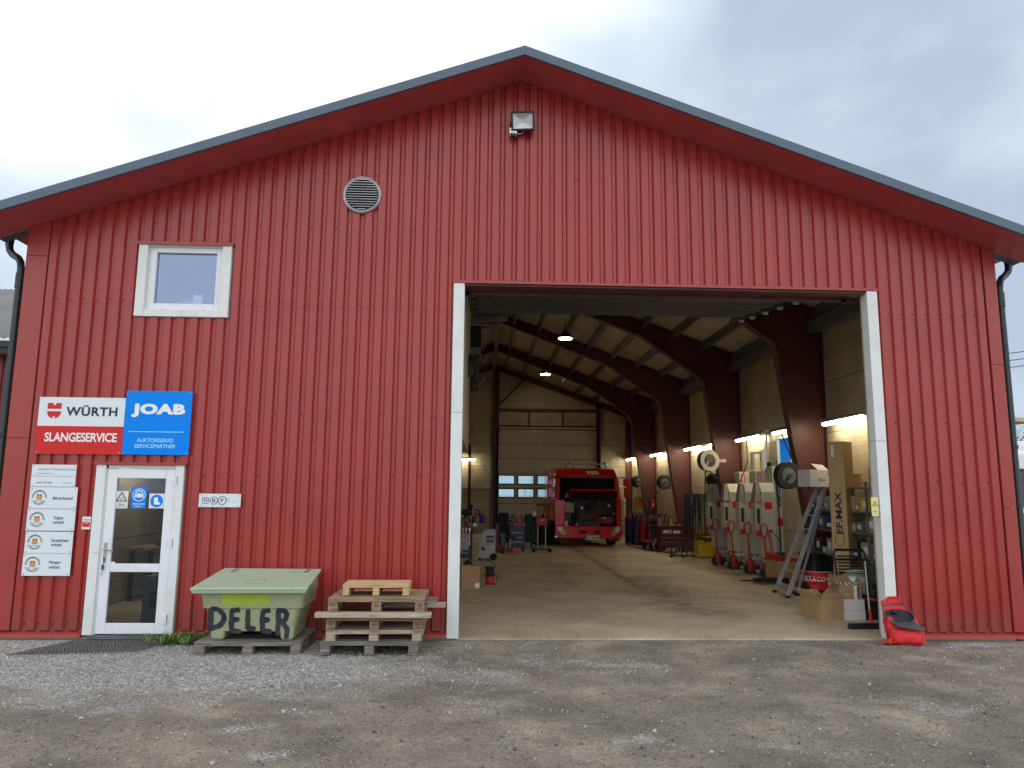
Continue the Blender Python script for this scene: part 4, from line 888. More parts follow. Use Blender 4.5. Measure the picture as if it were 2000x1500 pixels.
# engine behind the opening
rnd=random.Random(3)
q=MB(); q.box((-.35,.35,.55),(.30,.85,1.25)); q.box((-.28,.28,.62),(.22,.36,1.02)); q.cyl((-.05,.25,1.3),(.35,.3,1.45),.09); q.cyl((.0,.2,.9),(.0,.34,.9),.16,n=16); q.build('engine_block',DARK,tk,bevel=.01)
q=MB(); q.box((-.95,.25,1.12),(-.45,.5,1.5)); q.build('coolant_tank',mat('tank_cream',(.42,.38,.30),.5),tk,bevel=.03)
q=MB(); q.box((-.92,.2,.78),(-.55,.5,1.12)); q.build('filter_box',BLKP,tk,bevel=.02)
q=MB(); q.cyl((-.75,.16,.66),(-.75,.24,.66),.09,n=12); q.cyl((-.85,.2,.55),(-.7,.2,.85),.05); q.build('washer_tank',PAPER,tk)
q=MB(); q.tube([(.1,.2,1.4),(.15,.14,1.2),(.3,.12,1.05),(.28,.15,.8),(.38,.15,.62)],.035); q.tube([(.05,.2,1.05),(.3,.16,.98),(.45,.2,.75)],.03); q.box((.42,.25,.75),(.95,.5,.98)); q.build('red_pipework',TPD,tk,smooth=True)
q=MB()
hs=[q]
for k in range(24):
    x=rnd.uniform(-1.0,1.0); z=rnd.uniform(.6,1.55); p=[Vector((x,rnd.uniform(.12,.3),z))]
    for j in range(3): p.append(p[-1]+Vector((rnd.uniform(-.25,.25),rnd.uniform(-.05,.05),rnd.uniform(-.22,.15))))
    for v in p: v.x=max(-1.02,min(1.02,v.x)); v.z=max(.58,min(1.6,v.z))
    q.tube(p,rnd.uniform(.012,.03),6)
q.build('engine_hoses',RUB,tk,smooth=True)
q=MB(); 
for x,z,r in ((.58,.95,.04),(-.2,1.3,.05),(.75,1.38,.045),(.9,1.1,.03),(-.4,.72,.03)): q.cyl((x,.1,z),(x,.3,z),r,n=10)
q.build('engine_fittings',STEEL,tk)
q=MB(); q.box((-.42,.12,.56),(.42,.2,.80)); q.build('radiator',DARK,tk)
# raised hatch
h0=K(1111,972);h1=K(1207,957)
q=MB(); q.hexa([(h0[0]-.06,-.10,h0[1]+.02),(h1[0]-.02,-.10,h0[1]+.02),(h1[0],.07,h0[1]-.02),(h0[0]-.1,.07,h0[1]-.02)],[(h0[0],-.42,h1[1]-.03),(h1[0]-.06,-.42,h1[1]-.03),(h1[0]-.04,-.38,h1[1]+.02),(h0[0],-.38,h1[1]+.02)]); ht=q.build('front_hatch',TP,tk,bevel=.02)
q=MB(); q.hexa([(h0[0]+.0,-.125,h0[1]+.015),(h1[0]-.06,-.125,h0[1]+.015),(h1[0]-.06,-.10,h0[1]+.0),(h0[0]+.0,-.10,h0[1]+.0)],[(h0[0]+.05,-.43,h1[1]-.045),(h1[0]-.10,-.43,h1[1]-.045),(h1[0]-.10,-.40,h1[1]-.05),(h0[0]+.05,-.40,h1[1]-.05)]); q.build('hatch_shade',mat('shade_dark_red',(.05,.004,.005),.6),tk)  # dark red panel paints the shade on the underside of the raised hatch
q=MB(); q.cyl((-.85,-.05,1.62),(-.95,.2,1.35),.015); q.cyl((.85,-.05,1.62),(.95,.2,1.35),.015); q.build('hatch_strut',STEEL,tk)
# bumper and lamps
q=MB(); zt=zbt
q.prism([(-1.14,zb+.02),(1.14,zb+.02),(1.17,zb+.2),(1.16,zt),(.99,zt+.02),(.96,zt-.03),(-.96,zt-.03),(-.99,zt+.02),(-1.16,zt),(-1.17,zb+.2)],-.12,.06); q.build('bumper',TP,tk,bevel=.03,smooth=True)
for s in (-1,1):
    xo=s*1.08; xi=s*.80
    pts=[(s*1.10,zt-.05),(s*.92,zt-.04),(s*.78,zb+.17),(s*.80,zb+.12),(s*.96,zb+.18),(s*1.08,zb+.32)]
    q=MB(); q.prism(pts,-.142,-.118); hl=q.build('headlight',mat('lamp_housing',(.55,.53,.48),.2,coat=.8),tk,bevel=.006)
    q=MB(); q.cyl((s*1.0,-.152,zt-.14),(s*1.0,-.140,zt-.14),.065,n=18); q.build('lens',mat('lamp_lens',(.75,.78,.78),.12,coat=.8),hl)
    q=MB(); q.cyl((s*.90,-.150,zb+.22),(s*.90,-.140,zb+.22),.035,n=14); q.build('indicator',mat('amber_lens',(.55,.35,.15),.3),hl)
    q=MB(); q.cyl((s*1.13,-.13,zb+.08),(s*1.13,-.10,zb+.08),.04,n=14); q.build('fog_lamp',CHROME,tk)
for x in (-.22,.28): q=MB(); q.prism([(x-.16,zb+.30),(x+.16,zb+.30),(x+.12,zb+.18),(x-.10,zb+.18)],-.128,-.115); q.build('tow_recess_shade',mat('shade_dark_red',(.05,.004,.005),.6),tk)  # flat dark red plates paint the shade of recesses onto the bumper
q=MB(); a=K(1143,1053);b_=K(1169,1047); q.box((a[0],-.145,a[1]-.01),(b_[0],-.122,b_[1]+.02)); pl=q.build('number_plate',PAPER,tk)
q=MB(); q.box((a[0],-.147,a[1]-.01),(a[0]+.04,-.1455,b_[1]+.02)); q.build('blue_strip',SIGNB,pl)
text('lettering','CV 96664',a[0]+.06,b_[0]-.02,a[1]+.02,b_[1]-.005,-.147,TXTK,pl,bold=.02)
# light bar
q=MB(); q.cyl((-.72,.5,zr+.16),(.72,.5,zr+.16),.022,n=10); q.box((-.5,.46,zr+.185),(.45,.56,zr+.21)); q.build('roof_bar',STEEL,tk,smooth=True)
for x in (-.72,-.45,.45,.72): q=MB(); q.cyl((x,.5,zr+.02),(x,.5,zr+.15),.018,n=8); q.build('bar_bracket',DARK,tk)
for x in (-.62,.68): q=MB(); q.lathe([(.06,0),(.06,.03),(.04,.06),(.0,.065)],(x,.48,zr+.17)); q.build('beacon',CHROME,tk,smooth=True)
# mirrors
for s,rows_ in ((-1,((1075,935,949),(1074,951,972))),(1,((1223,936,950),(1225,952,973)))):
    for px_,p0,p1 in rows_:
        x,z0=K(px_,p1); z1=K(px_,p0)[1]; q=MB(); q.box((x-.10,-.05,z0),(x+.10,.08,z1)); q.build('mirror',TP,tk,bevel=.035,smooth=True)
    x,z=K(rows_[0][0],934); q=MB(); q.tube([(s*(hw-.05),.2,z+.02),(x,.03,z+.03)],.018); q.tube([(s*(hw-.0),.15,zw0-.05),(x,.03,K(0,974)[1])],.018); q.build('mirror_arm',TPD,tk)
# box side fairing and load behind
q=MB(); q.box((-hw-.04,2.02,.9),(hw+.02,3.4,zr+.0)); q.build('rear_body',TP,tk,bevel=.03)
q=MB(); q.box((-1.0,2.2,.75),(1.0,6.6,.95)); q.build('chassis',DARK,tk)
q=MB(); q.box((-1.15,3.0,.95),(-1.05,6.6,1.30)); q.box((1.05,3.0,.95),(1.15,6.6,1.30)); q.box((-1.05,3.0,.95),(1.05,3.1,1.9)); q.build('load_bed',TP,tk)
for s in (-1,1):
    for y in (1.1,5.4):
        x=s*.98; q=MB(); q.lathe([(.28,-.14),(.44,-.14),(.47,-.10),(.47,.10),(.44,.14),(.28,.14)],(x,y,.47),(1,0,0),28); wl=q.build('wheel',RUB,tk,smooth=True)
        q=MB(); q.lathe([(.05,-.12),(.20,-.10),(.27,-.05),(.27,.05),(.20,.10),(.05,.12)],(x,y,.47),(1,0,0),20); q.build('rim',STEEL,wl,smooth=True)
    q=MB(); q.box((s*.75,.30,.15),(s*1.14,.36,.55)); q.build('mudguard',BLKP,tk)
for a_,b_ in (((-1.35,.9,1.35),(-1.2,1.1,1.22)),((-1.42,.5,1.12),(-1.18,.9,.80))): q=MB(); q.cyl(a_,b_,.018); q.build('grab_rail',CHROME,tk)
# ---------------------------------------------------------------- hose reels on the right wall
def reel(label,px,py,y,r,m,ax,w=.16,hose=None,group='hose reels on the red columns'):
    a=P(px,py,y); t=thing('hose_reel',label,'hose reel',tuple(a),group=group); ax=Vector(ax).normalized()
    q=MB()
    for e_ in (-w/2,w/2):
        fl=[(r*.60,e_-.006),(r*.985,e_-.012),(r,e_),(r*.985,e_+.012),(r*.60,e_+.006)]
        n0=len(q.f); q.lathe(fl,(0,0,0),ax,32); del q.f[-2:]; del q.mi[-2:]
    q.build('drum',m,t,smooth=True)
    q=MB(); q.cyl(ax*(-w*.45),ax*(w*.5),r*.58,n=24); q.cyl(ax*(-w*.75),ax*(w*.75),r*.2,n=16); q.build('hub',DARK if m is not DARK else GREYP,t,bevel=.004)
    q=MB(); q.ring((0,0,0),ax,r*.78,w*.34,32,8); q.build('coiled_hose',RUB,t,smooth=True)
    q=MB(); xe=max(.1,6.12-a.x); q.box((0,w*.5+.01,-.03),(xe,w*.5+.03,.05)); q.cyl(ax*(w*.3),ax*(w*.75),.05,n=12); q.prism([(-.03,.03),(.03,.05),(-r*.45,-r*1.0),(-r*.62,-r*.95)],-w*.75,-w*.68); q.build('arm',m,t,bevel=.004)
    if hose: q=MB(); q.tube([Vector(h) for h in hose],.014,6); q.build('hose',RUB,t,smooth=True)
    return t
PALER=mat('reel_pale',(.50,.48,.40),.4,dirt=(.2,.18,.15),ds=4)
reel('large pale open hose reel hanging in front of the second red column',1383,900,9.0,.27,PALER,(.25,-1,.05),hose=[(.0,-.1,-.25),(.1,-.1,-.4),(.45,0,-.55),(.8,0,-.5),(1.0,0,.0),(1.05,.2,.6)])
a=P(1383,900,9.0); q=MB(); q.tube([a+Vector((-.1,-.1,-.2)),(a.x-.12,9.0,1.5),(a.x-.1,9.1,.6)],.016,6); tag(q.build('hanging_hose',RUB),'black hose hanging straight down from the large pale reel','hose')
reel('dark closed hose reel below and behind the pale one',1394,938,10.6,.18,DARK,(.5,-1,0),w=.2,group=None)
reel('dark hose reel on the third red column above the tool carts',1297,942,14.2,.22,DARK,(.35,-1,0),hose=[(-.1,-.1,-.15),(-.35,-.1,-.5),(-.6,-.2,-.9),(-1.0,-.3,-1.3)])
reel('small dark hose reel near the truck mirror on the farthest column',1244,941,18.8,.20,DARK,(.8,-1,.1),w=.22,hose=[(.0,-.1,-.2),(.05,-.1,-.6),(.3,0,-.9),(.1,0,-1.4)])
reel('big dark spring hose reel next to the white carton above the shelf',1538,929,4.35,.255,DARK,(.2,-1,.0),w=.13,hose=[(.2,.0,.25),(.1,0,.75),(-.02,0,.85),(-.08,0,.78),(.05,0,.45),(.22,.1,.1)])
# ---------------------------------------------------------------- mobile lifting columns
def lift(x,y,label,first=None):
    if first: return dup(first,(x,y,0),None,label)
    t=thing('lifting_column',label,'lift',(x,y,0),group='mobile vehicle lifting columns')
    q=MB(); q.box((.16,-.05,.05),(.42,.35,2.35)); q.build('mast',LIFT,t,bevel=.012)
    q=MB(); q.prismx([(-.20,.42),(.10,.42),(.10,2.05),(-.08,2.05),(-.20,1.85)],-.16,.155); bd=q.build('control_cabinet',LIFT,t,bevel=.008)
    q=MB(); q.hexa([(-.32,-.22,1.62),(-.17,-.22,1.62),(-.17,.05,1.62),(-.32,.05,1.62)],[(-.24,-.12,2.04),(-.17,-.12,2.04),(-.17,.05,2.04),(-.24,.05,2.04)]); q.build('control_hood',mat('hood_grey',(.26,.25,.21),.5),t,bevel=.006)
    q=MB(); q.box((-.31,-.20,.95),(-.165,.06,1.6)); q.build('side_cabinet',LIFT,t,bevel=.01)
    q=MB(); q.cyl((-.24,-.215,1.16),(-.24,-.215,1.48),.03,n=10); q.build('display_slot',BLK,t)
    q=MB(); q.box((-.09,-.206,1.47),(.07,-.201,1.62)); q.build('red_label',SIGNR,t)
    q=MB(); q.box((-.30,-.205,.88),(-.18,-.20,1.0)); q.build('warning_label',SIGNR,t)
    q=MB(); q.cyl((.02,-.23,1.0),(.02,-.2,1.0),.025,n=10); q.build('knob',BLK,t)
    q=MB(); q.tube([(.03,-.22,.98),(.09,-.24,.93),(.2,-.15,.85),(.3,-.08,.7)],.008,5); q.build('cable',RUB,t)
    q=MB(); q.box((.20,-.056,1.98),(.30,-.051,2.28)); q.build('brand_field',SIGNR,t)
    Mv=Matrix.Translation((.282,0,2.0))@Matrix.Rotation(-math.pi/2,4,'Y')
    text('lettering','KONI',0,.25,0,.06,-.058,TXTW,t,bold=.03,M=Mv)
    q=MB(); q.box((-.10,-.30,.30),(.40,.10,.38)); q.box((-.16,-.25,.05),(-.06,.3,.12)); q.box((.32,-.45,.05),(.42,.3,.12)); q.box((.0,-.22,.12),(.06,-.1,.42)); q.box((.25,-.22,.12),(.31,-.1,.42)); q.build('base_frame',LIFT,t,bevel=.006)
    q=MB(); q.lathe([(.05,-.07),(.10,-.06),(.10,.15),(.06,.17)],(-.15,-.34,.12)); q.cyl((-.15,-.34,.1),(-.15,-.34,.34),.04); q.box((-.22,-.40,.12),(.05,-.26,.2)); q.build('pump_unit',LRED,t,bevel=.004)
    q=MB(); q.tube([(-.15,-.34,.25),(-.19,-.36,.85)],[.025,.02],8); 
    lp=[(-.19,-.36,.85),(-.27,-.37,.95),(-.275,-.38,1.08),(-.24,-.38,1.15),(-.16,-.38,1.15),(-.125,-.38,1.08),(-.13,-.37,.95),(-.19,-.36,.85)]; q.tube(lp,.017,6); q.build('tow_handle',LRED,t,smooth=True)
    for wx,wy in ((-.22,-.36),(-.03,-.36)):
        q=MB(); q.lathe([(.065,-.03),(.10,-.03),(.105,0),(.10,.03),(.065,.03)],(wx,wy-.02,.105),(.5,1,0),18); wl=q.build('wheel',RUB,t,smooth=True); q=MB()
        for k in range(6):
            an=math.pi*k/6; u=Vector((1,-.5,0)).normalized(); q.cyl(Vector((wx,wy-.02,.105))-u*math.cos(an)*.07-Vector((0,0,math.sin(an)*.07)),Vector((wx,wy-.02,.105))+u*math.cos(an)*.07+Vector((0,0,math.sin(an)*.07)),.008,n=5)
        q.build('spokes',STEEL,wl)
    return t
L0=None
for px,py,y,lab in ((1500,1120,7.15,'nearest lifting column, with steRtil KONI written down its full height mast'),(1468,1112,8.05,'second nearest cream lifting column with a red loop handle'),(1436,1103,9.05,'third cream lifting column with a red loop handle'),(1405,1095,10.15,'farthest cream lifting column, beside the yellow bin')):
    x=P(px,py,y).x
    if L0 is None: L0=lift(x,y,lab)
    else: lift(x,y,lab,L0)
# the nearest column differs: a mast with the full name
for ch in list(L0.children):
    if ch.name.startswith(('mast','brand_field','lettering')): bpy.data.objects.remove(ch)
q=MB(); q.hexa([(.17,-.05,.05),(.55,-.05,.05),(.55,.35,.05),(.17,.35,.05)],[(.17,-.05,2.42),(.42,-.05,2.42),(.42,.35,2.42),(.17,.35,2.42)]); q.build('mast',LIFT,L0,bevel=.012)
q=MB(); q.box((.24,-.056,1.98),(.355,-.051,2.32)); q.build('brand_field',SIGNR,L0)
Mv=Matrix.Translation((.335,0,2.0))@Matrix.Rotation(-math.pi/2,4,'Y'); text('lettering','KONI',0,.30,0,.07,-.058,TXTW,L0,bold=.03,M=Mv)
Mv=Matrix.Translation((.345,0,1.52))@Matrix.Rotation(-math.pi/2,4,'Y'); text('lettering','steRtil',0,.44,0,.10,-.053,BLUE,L0,bold=.03,M=Mv)
q=MB(); q.box((.25,-.056,1.10),(.42,-.051,1.27)); q.build('warning_label',SIGNR,L0)
q=MB(); q.tube([(.28,-.08,2.55),(.22,-.1,2.3),(.27,-.09,1.4),(.27,-.1,.7),(.24,-.12,.35),(.40,-.2,.1)],.014,6); q.build('cable',RUB,L0,smooth=True)
# aluminium mast with bracket above it
a=P(1504,842,7.6); b_=P(1506,918,7.6); t=thing('mast_hoist','tall aluminium mast with a pale bracket standing between the tube lamps','mast',(a.x,7.75,0))
q=MB(); q.box((-.08,-.05,0),(-.03,.05,a.z)); q.box((.03,-.05,0),(.08,.05,a.z)); q.box((-.09,-.06,a.z),(.09,.06,a.z+.05)); q.build('rails',ALU,t,bevel=.004)
q=MB(); q.box((-.42,-.05,b_.z+.0),(-.36,.03,b_.z+.38)); q.box((-.42,-.05,b_.z+.38),(-.09,.03,b_.z+.42)); q.build('bracket',LIFT,t)
q=MB(); q.box((-.20,-.1,b_.z+.0),(-.09,.05,b_.z+.46)); q.build('hook_block',PVC,t,bevel=.006); q=MB(); q.box((-.085,-.12,b_.z+.0),(.0,-.06,b_.z+.18)); q.build('motor',BLK,t)
# ---------------------------------------------------------------- right foreground of the hall
def carton(name,label,x0,y0,z0,w,d,h,m=None,rz=0,group=None,tape=True,cat='box'):
    t=thing(name,label,cat,(x0,y0,z0),rz,group); q=MB(); q.box((-w/2,-d/2,0),(w/2,d/2,h)); q.build('carton',m or CARD,t,bevel=.004)
    if tape: q=MB(); q.box((-.022,-d/2-.0015,h*.72),(.022,-d/2-.0005,h-.004)); q.box((-.022,-d/2,h+.0005),(.022,d/2,h+.0015)); q.build('tape',mat('parcel_tape',(.42,.33,.2),.25),t)
    return t
# the tall carton
t=thing('tall_carton','very tall narrow brown carton reading EF.MAX, standing upright beside the shelf','carton',(6.10,3.05,0),R(38))
q=MB(); q.box((-.155,-.14,0),(.155,.14,2.68)); q.build('carton',CARDL,t,bevel=.006)
q=MB(); 
for z in (.95,1.85,2.3): q.box((-.158,-.143,z),(.158,.143,z+.003))
q.build('crease',CARD,t)
Mv=Matrix.Rotation(-math.pi/2,4,'Z')@Matrix.Translation((0,-.157,0))@Matrix.Rotation(-math.pi/2,4,'Y')
text('lettering','EF.MAX',1.14,1.84,-.05,.065,0,TXTK,t,bold=.03,M=Matrix.Rotation(-math.pi/2,4,'Z')@Matrix.Translation((0.01,-.158,0))@Matrix.Rotation(-math.pi/2,4,'Y'))
q=MB(); q.M=Matrix.Rotation(-math.pi/2,4,'Z')@Matrix.Translation((0.0,-.158,0)); pts=[(-.07,0,1.12),(-.09,0,1.05),(-.07,0,.96),(-.01,0,.93),(.05,0,.96),(.075,0,1.05),(.06,0,1.16)]; q.tube(pts,.005,4); q.build('logo_curve',TXTK,t)
q=MB(); q.M=Matrix.Rotation(-math.pi/2,4,'Z'); q.box((-.08,-.158,2.42),(-.03,-.156,2.62)); q.build('paper_slip',PAPER,t)
# oil drum
a=P(1596,1146,4.23); t=thing('oil_drum','black and red steel oil drum reading TEXACO with a soda can on top','drum',(a.x,4.23,.10))
H=.645; r=.29
q=MB(); q.lathe([(r-.02,0),(r,.0),(r,.02),(r-.006,.03),(r-.006,H*.30),(r+.004,H*.32),(r+.004,H*.34),(r-.006,H*.36),(r-.006,H*.5)],(0,0,0),n=40); q.build('lower_body',SIGNR,t,smooth=True)
q=MB(); q.lathe([(r-.006,H*.5),(r+.006,H*.505),(r+.006,H*.53),(r-.006,H*.54),(r-.006,H-.03),(r,H-.02),(r,H),(r-.012,H),(r-.016,H-.02),(.01,H-.02)],(0,0,0),n=40); q.build('upper_body',mat('drum_black',(.012,.013,.016),.18,dirt=(.04,.04,.04),ds=6),t,smooth=True)
q=MB(); q.ring((0,0,H*.50),(0,0,1),r+.002,.007,40,6); q.build('rim_band',PAPER,t)
for k,ch in enumerate('TEXACO'):
    an=-math.pi/2+R(-76+k*14.6); p=Vector((math.cos(an),math.sin(an),0))*(r+.001)
    text('drum_letter',ch,-.033,.033,H*.23,H*.37,0,TXTW,t,bold=.05,M=Matrix.Translation(p)@Matrix.Rotation(an+math.pi/2,4,'Z'))
for k,dg in enumerate((26,-100)):
    an=-math.pi/2+R(dg); Mr=Matrix.Translation(Vector((math.cos(an),math.sin(an),0))*(r+.0015))@Matrix.Rotation(an+math.pi/2,4,'Z')
    q=MB(); q.M=Mr; disc(q,0,H*.30,0,.052,24); em=q.build('round_emblem',TXTW,t)
    q=MB(); q.M=Mr; 
    pts=[]
    for j in range(10):
        rr=.045 if j%2==0 else .018; pts.append(q.vert((rr*math.sin(math.pi*j/5),-.0012,H*.30+rr*math.cos(math.pi*j/5))))
    q.face(pts); q.build('star',SIGNR,em)
a=P(1578,1072,4.15); q=MB(); q.lathe([(.026,0),(.032,.01),(.032,.15),(.025,.165)],(a.x,4.15,.10+H-.018),n=16); o=q.build('soda_can',mat('can_red',(.62,.05,.08),.3,metal=.3),smooth=True); tag(o,'small red soda can standing on the black and red oil drum','can')
q=MB(); q.box((5.90,3.95,.02),(6.50,4.52,.095)); o=q.build('drum_dolly',BLKP,bevel=.01); tag(o,'low black dolly under the oil drum, mostly hidden by the big open box','dolly')
# step ladder
t=thing('step_ladder','tall paint-spattered aluminium step ladder leaning open in front of the shelf','ladder',(0,0,0))
Lb=G(1513,1157);Rb=G(1538,1168); Lt=P(1604,934,4.02); Rt=P(1618,931,3.80)
def bar(mb,a,b_,w_,d_):
    a=Vector(a);b_=Vector(b_); z=(b_-a).normalized(); u=(Rb-Lb).normalized(); u=(u-z*u.dot(z)).normalized(); v=z.cross(u)
    lo_=[a+u*i*w_+v*j*d_ for i,j in ((-1,-1),(1,-1),(1,1),(-1,1))]; hi_=[p+(b_-a) for p in lo_]; mb.hexa(lo_,hi_)
for a,b_ in ((Lb,Lt),(Rb,Rt)): q=MB(); bar(q,a,b_,.013,.035); q.build('rail',ALU,t,bevel=.002)
for k in range(8):
    f=.08+k*.118; q=MB(); bar_a=Lb.lerp(Lt,f); bar_b=Rb.lerp(Rt,f); q.hexa([bar_a+Vector((-.03,.02,0)),bar_b+Vector((-.03,-.02,0)),bar_b+Vector((.06,0,0)),bar_a+Vector((.06,.04,0))],[bar_a+Vector((-.03,.02,.022)),bar_b+Vector((-.03,-.02,.022)),bar_b+Vector((.06,0,.022)),bar_a+Vector((.06,.04,.022))]); q.build('step',ALU,t)
rb1=G(1556,1163);rb2=G(1578,1150)
for a,b_ in ((rb1,Rt+Vector((.02,.05,-.06))),(rb2,Lt+Vector((.06,.1,-.06)))): q=MB(); bar(q,a,b_,.011,.02); q.build('back_rail',ALU,t)
for f in (.15,.35,.55,.75): q=MB(); q.cyl(rb1.lerp(Rt,f),rb2.lerp(Lt,f),.012,n=8); q.build('back_rung',ALU,t)
q=MB(); q.hexa([Lt+Vector((-.04,.0,-.01)),Rt+Vector((-.04,-.03,-.01)),Rt+Vector((.10,.0,-.01)),Lt+Vector((.10,.05,-.01))],[Lt+Vector((-.04,.0,.02)),Rt+Vector((-.04,-.03,.02)),Rt+Vector((.10,.0,.02)),Lt+Vector((.10,.05,.02))]); q.build('top_plate',ALU,t)
for a in (Lb,Rb,rb1,rb2): q=MB(); q.box((a.x-.03,a.y-.04,0),(a.x+.03,a.y+.04,.045)); q.build('foot',RUB,t,bevel=.006)
q=MB(); a=Rb.lerp(Rt,.55);b_=Rb.lerp(Rt,.72); a=a+Vector((0,-.037,0)); b_=b_+Vector((0,-.037,0)); bar(q,a,b_,.0135,.003); q.build('blue_label',SIGNB,t)
# shelf
t=thing('storage_shelf','long grey steel shelf crammed with boxes along the wall behind the tall carton','shelf',(0,0,0))
SHX0,SHX1=6.17,6.66
for y in (.75,2.4,4.45):
    for x in (SHX0,SHX1-.03): q=MB(); q.box((x,y,0),(x+.035,y+.035,2.0)); q.build('post',GREYP,t)
SZ=[.12,.75,1.18,1.52,1.92]
for z in SZ: q=MB(); q.box((SHX0,.76,z-.03),(SHX1-.005,4.48,z)); q.build('shelf_board',GREYP if z<1.9 else WOODB,t)
rr=random.Random(11)
BC=[CARD,CARDL,BOXW,PAPER,mat('bin_black',(.03,.03,.035),.5),mat('bin_yellow',(.55,.38,.03),.5),CARD,mat('bin_blue',(.05,.10,.25),.5),TIRED,mat('tin_grey',(.2,.2,.21),.4,metal=.5),DARK]
looks=['small brown carton','pale brown carton','white carton','white packet','black storage bin','yellow storage bin','brown parcel','blue storage bin','grey instrument case','grey metal tin','dark tool case']
lev=['lowest','second','third','fourth','top']
used={}
for li,z in enumerate(SZ[:4]):
    y=.85 if li else 1.0
    gap=(SZ[li+1]-.04-z)
    while y<4.3:
        d=rr.uniform(.14,.34)
        h=min(gap-.03,rr.uniform(.10,.28)); w_=rr.uniform(.22,.38); c_=rr.randrange(len(BC))
        yy=y+d/2; y+=d+rr.uniform(.01,.10)
        key=(li,c_); used[key]=used.get(key,0)+1
        t_=carton('shelf_box',looks[c_]+' on the '+lev[li]+' level of the storage shelf'+('' if used[key]==1 else ', '+('farther in','deep in','at the very back','past the ladder')[min(3,used[key]-2)]),SHX0+.03+w_/2,yy,z+.001,w_,d,h,BC[c_],rr.uniform(-.08,.08),'boxes and tins on the storage shelf',tape=False)
        q=MB(); q.box((-w_/2-.0015,-d*.3,h*.3),(-w_/2-.0005,d*.2,h*.75)); q.build('label_patch',PAPER if c_ not in (2,3) else TXTG,t_)
# things on top of the shelf
a=P(1580,951,3.75); t=thing('white_carton','white carton with its flaps standing open on top of the shelf','box',(a.x+.10,3.8,1.925),R(14))
q=MB(); q.box((-.19,-.17,0),(.20,.17,.30)); q.build('carton',BOXW,t,bevel=.004)
q=MB(); q.hexa([(-.02,-.17,.30),(.20,-.17,.30),(.20,-.166,.30),(-.02,-.166,.30)],[(-.10,-.10,.41),(.14,-.10,.39),(.14,-.096,.39),(-.10,-.096,.41)]); q.build('flap',BOXW,t)
q=MB(); arc(q,.02,.12,-.172,.022,.035,20,340,16); q.build('round_logo',TXTK,t); text('lettering','inex',.06,.13,.10,.14,-.172,TXTK,t,bold=.02)
carton('shelf_box','brown carton with a crumpled plastic bag, on the shelf top beside the ladder head',6.35,3.3,1.925,.3,.26,.22,CARD,.1)
carton('shelf_box','brown carton on the shelf top just right of the tall carton',6.40,2.25,1.925,.32,.36,.30,CARD,-.05)
carton('shelf_box','low white packet lying on the carton right of the tall carton',6.38,2.2,2.23,.2,.2,.04,PAPER,.2,tape=False)
# big open box
a=G(1604,1213);b_=G(1565,1200);c_=G(1648,1212); 
t=thing('open_box','large open brown box with raised flaps on the floor before the oil drum','box',(0,0,0))
h=.29; d4=[a,c_,c_+(b_-a),b_]; q=MB(); n_=Vector((0,0,h)); th_=.004
for i in range(4): p,r_=d4[i],d4[(i+1)%4]; q.quad(p,r_,r_+n_,p+n_)
q.face([q.vert(p+Vector((0,0,.004))) for p in d4]); o=q.build('carton',CARD,t); md=o.modifiers.new('s','SOLIDIFY'); md.thickness=.005
cen=(d4[0]+d4[2])/2
for i,(tl,out_) in enumerate(((.10,.02),(.09,.08),(.07,.05),(.12,.10))):
    p,r_=d4[i]+n_,d4[(i+1)%4]+n_; m_=(p+r_)/2-cen; m_.z=0; m_.normalize(); e_=(r_-p).normalized()*.055
    q=MB(); q.quad(p,r_,r_-e_+m_*out_+Vector((0,0,tl)),p+e_+m_*out_+Vector((0,0,tl))); o=q.build('flap',CARDL if i==3 else CARD,t); md=o.modifiers.new('s','SOLIDIFY'); md.thickness=.005
a=G(1670,1212); 
carton('white_box','lower of the two flat white boxes stacked right of the big open box',a.x,a.y+.14,0,.33,.26,.145,BOXW,.03,tape=False)
carton('white_box','upper of the two flat white boxes, carrying the taped brown box',a.x-.005,a.y+.145,.148,.34,.26,.145,BOXW,-.04,tape=False)
t=thing('open_box','small open brown box with printed tape, tilted on the two white boxes','box',(a.x-.02,a.y+.16,.297),R(-4))
q=MB(); w2,d2,h2=.16,.13,.19
for p,r_ in (((-w2,-d2),(w2,-d2)),((w2,-d2),(w2,d2)),((w2,d2),(-w2,d2)),((-w2,d2),(-w2,-d2))): q.quad((p[0],p[1],0),(r_[0],r_[1],0),(r_[0],r_[1],h2),(p[0],p[1],h2))
q.quad((-w2,-d2,.004),(w2,-d2,.004),(w2,d2,.004),(-w2,d2,.004)); o=q.build('carton',CARD,t); o.modifiers.new('s','SOLIDIFY').thickness=.005
for pts in ([(-w2,d2,h2),(w2,d2,h2),(w2*.7,d2+.10,h2+.14),(-w2,d2+.06,h2+.06)],[(-w2,-d2,h2),(-w2,d2,h2),(-w2-.12,d2,h2+.10),(-w2-.14,-d2,h2+.04)],[(w2,-d2,h2),(w2,d2,h2),(w2+.05,d2,h2+.12),(w2+.03,-d2,h2+.02)]):
    q=MB(); q.quad(*pts); o=q.build('flap',CARDI,t); o.modifiers.new('s','SOLIDIFY').thickness=.005
q=MB(); q.box((.05,-d2-.004,.0),(.10,-d2-.003,h2)); tp=q.build('printed_tape',PAPER,t)
text('lettering','CETROMEX',.01,h2-.01,-.04,-.005,0,TXTK,tp,bold=.03,M=Matrix.Translation((.095,-d2-.005,0))@Matrix.Rotation(-math.pi/2,4,'Y')@Matrix.Translation((0,0,0.01)))
q=MB(); 
for k in range(7): x=rr.uniform(-.1,.1); q.tube([(x,rr.uniform(-.08,.08),h2-.03),(x+rr.uniform(-.06,.06),rr.uniform(-.08,.08),h2+.03)],.008,5)
q.build('packing_paper',PAPER,t)
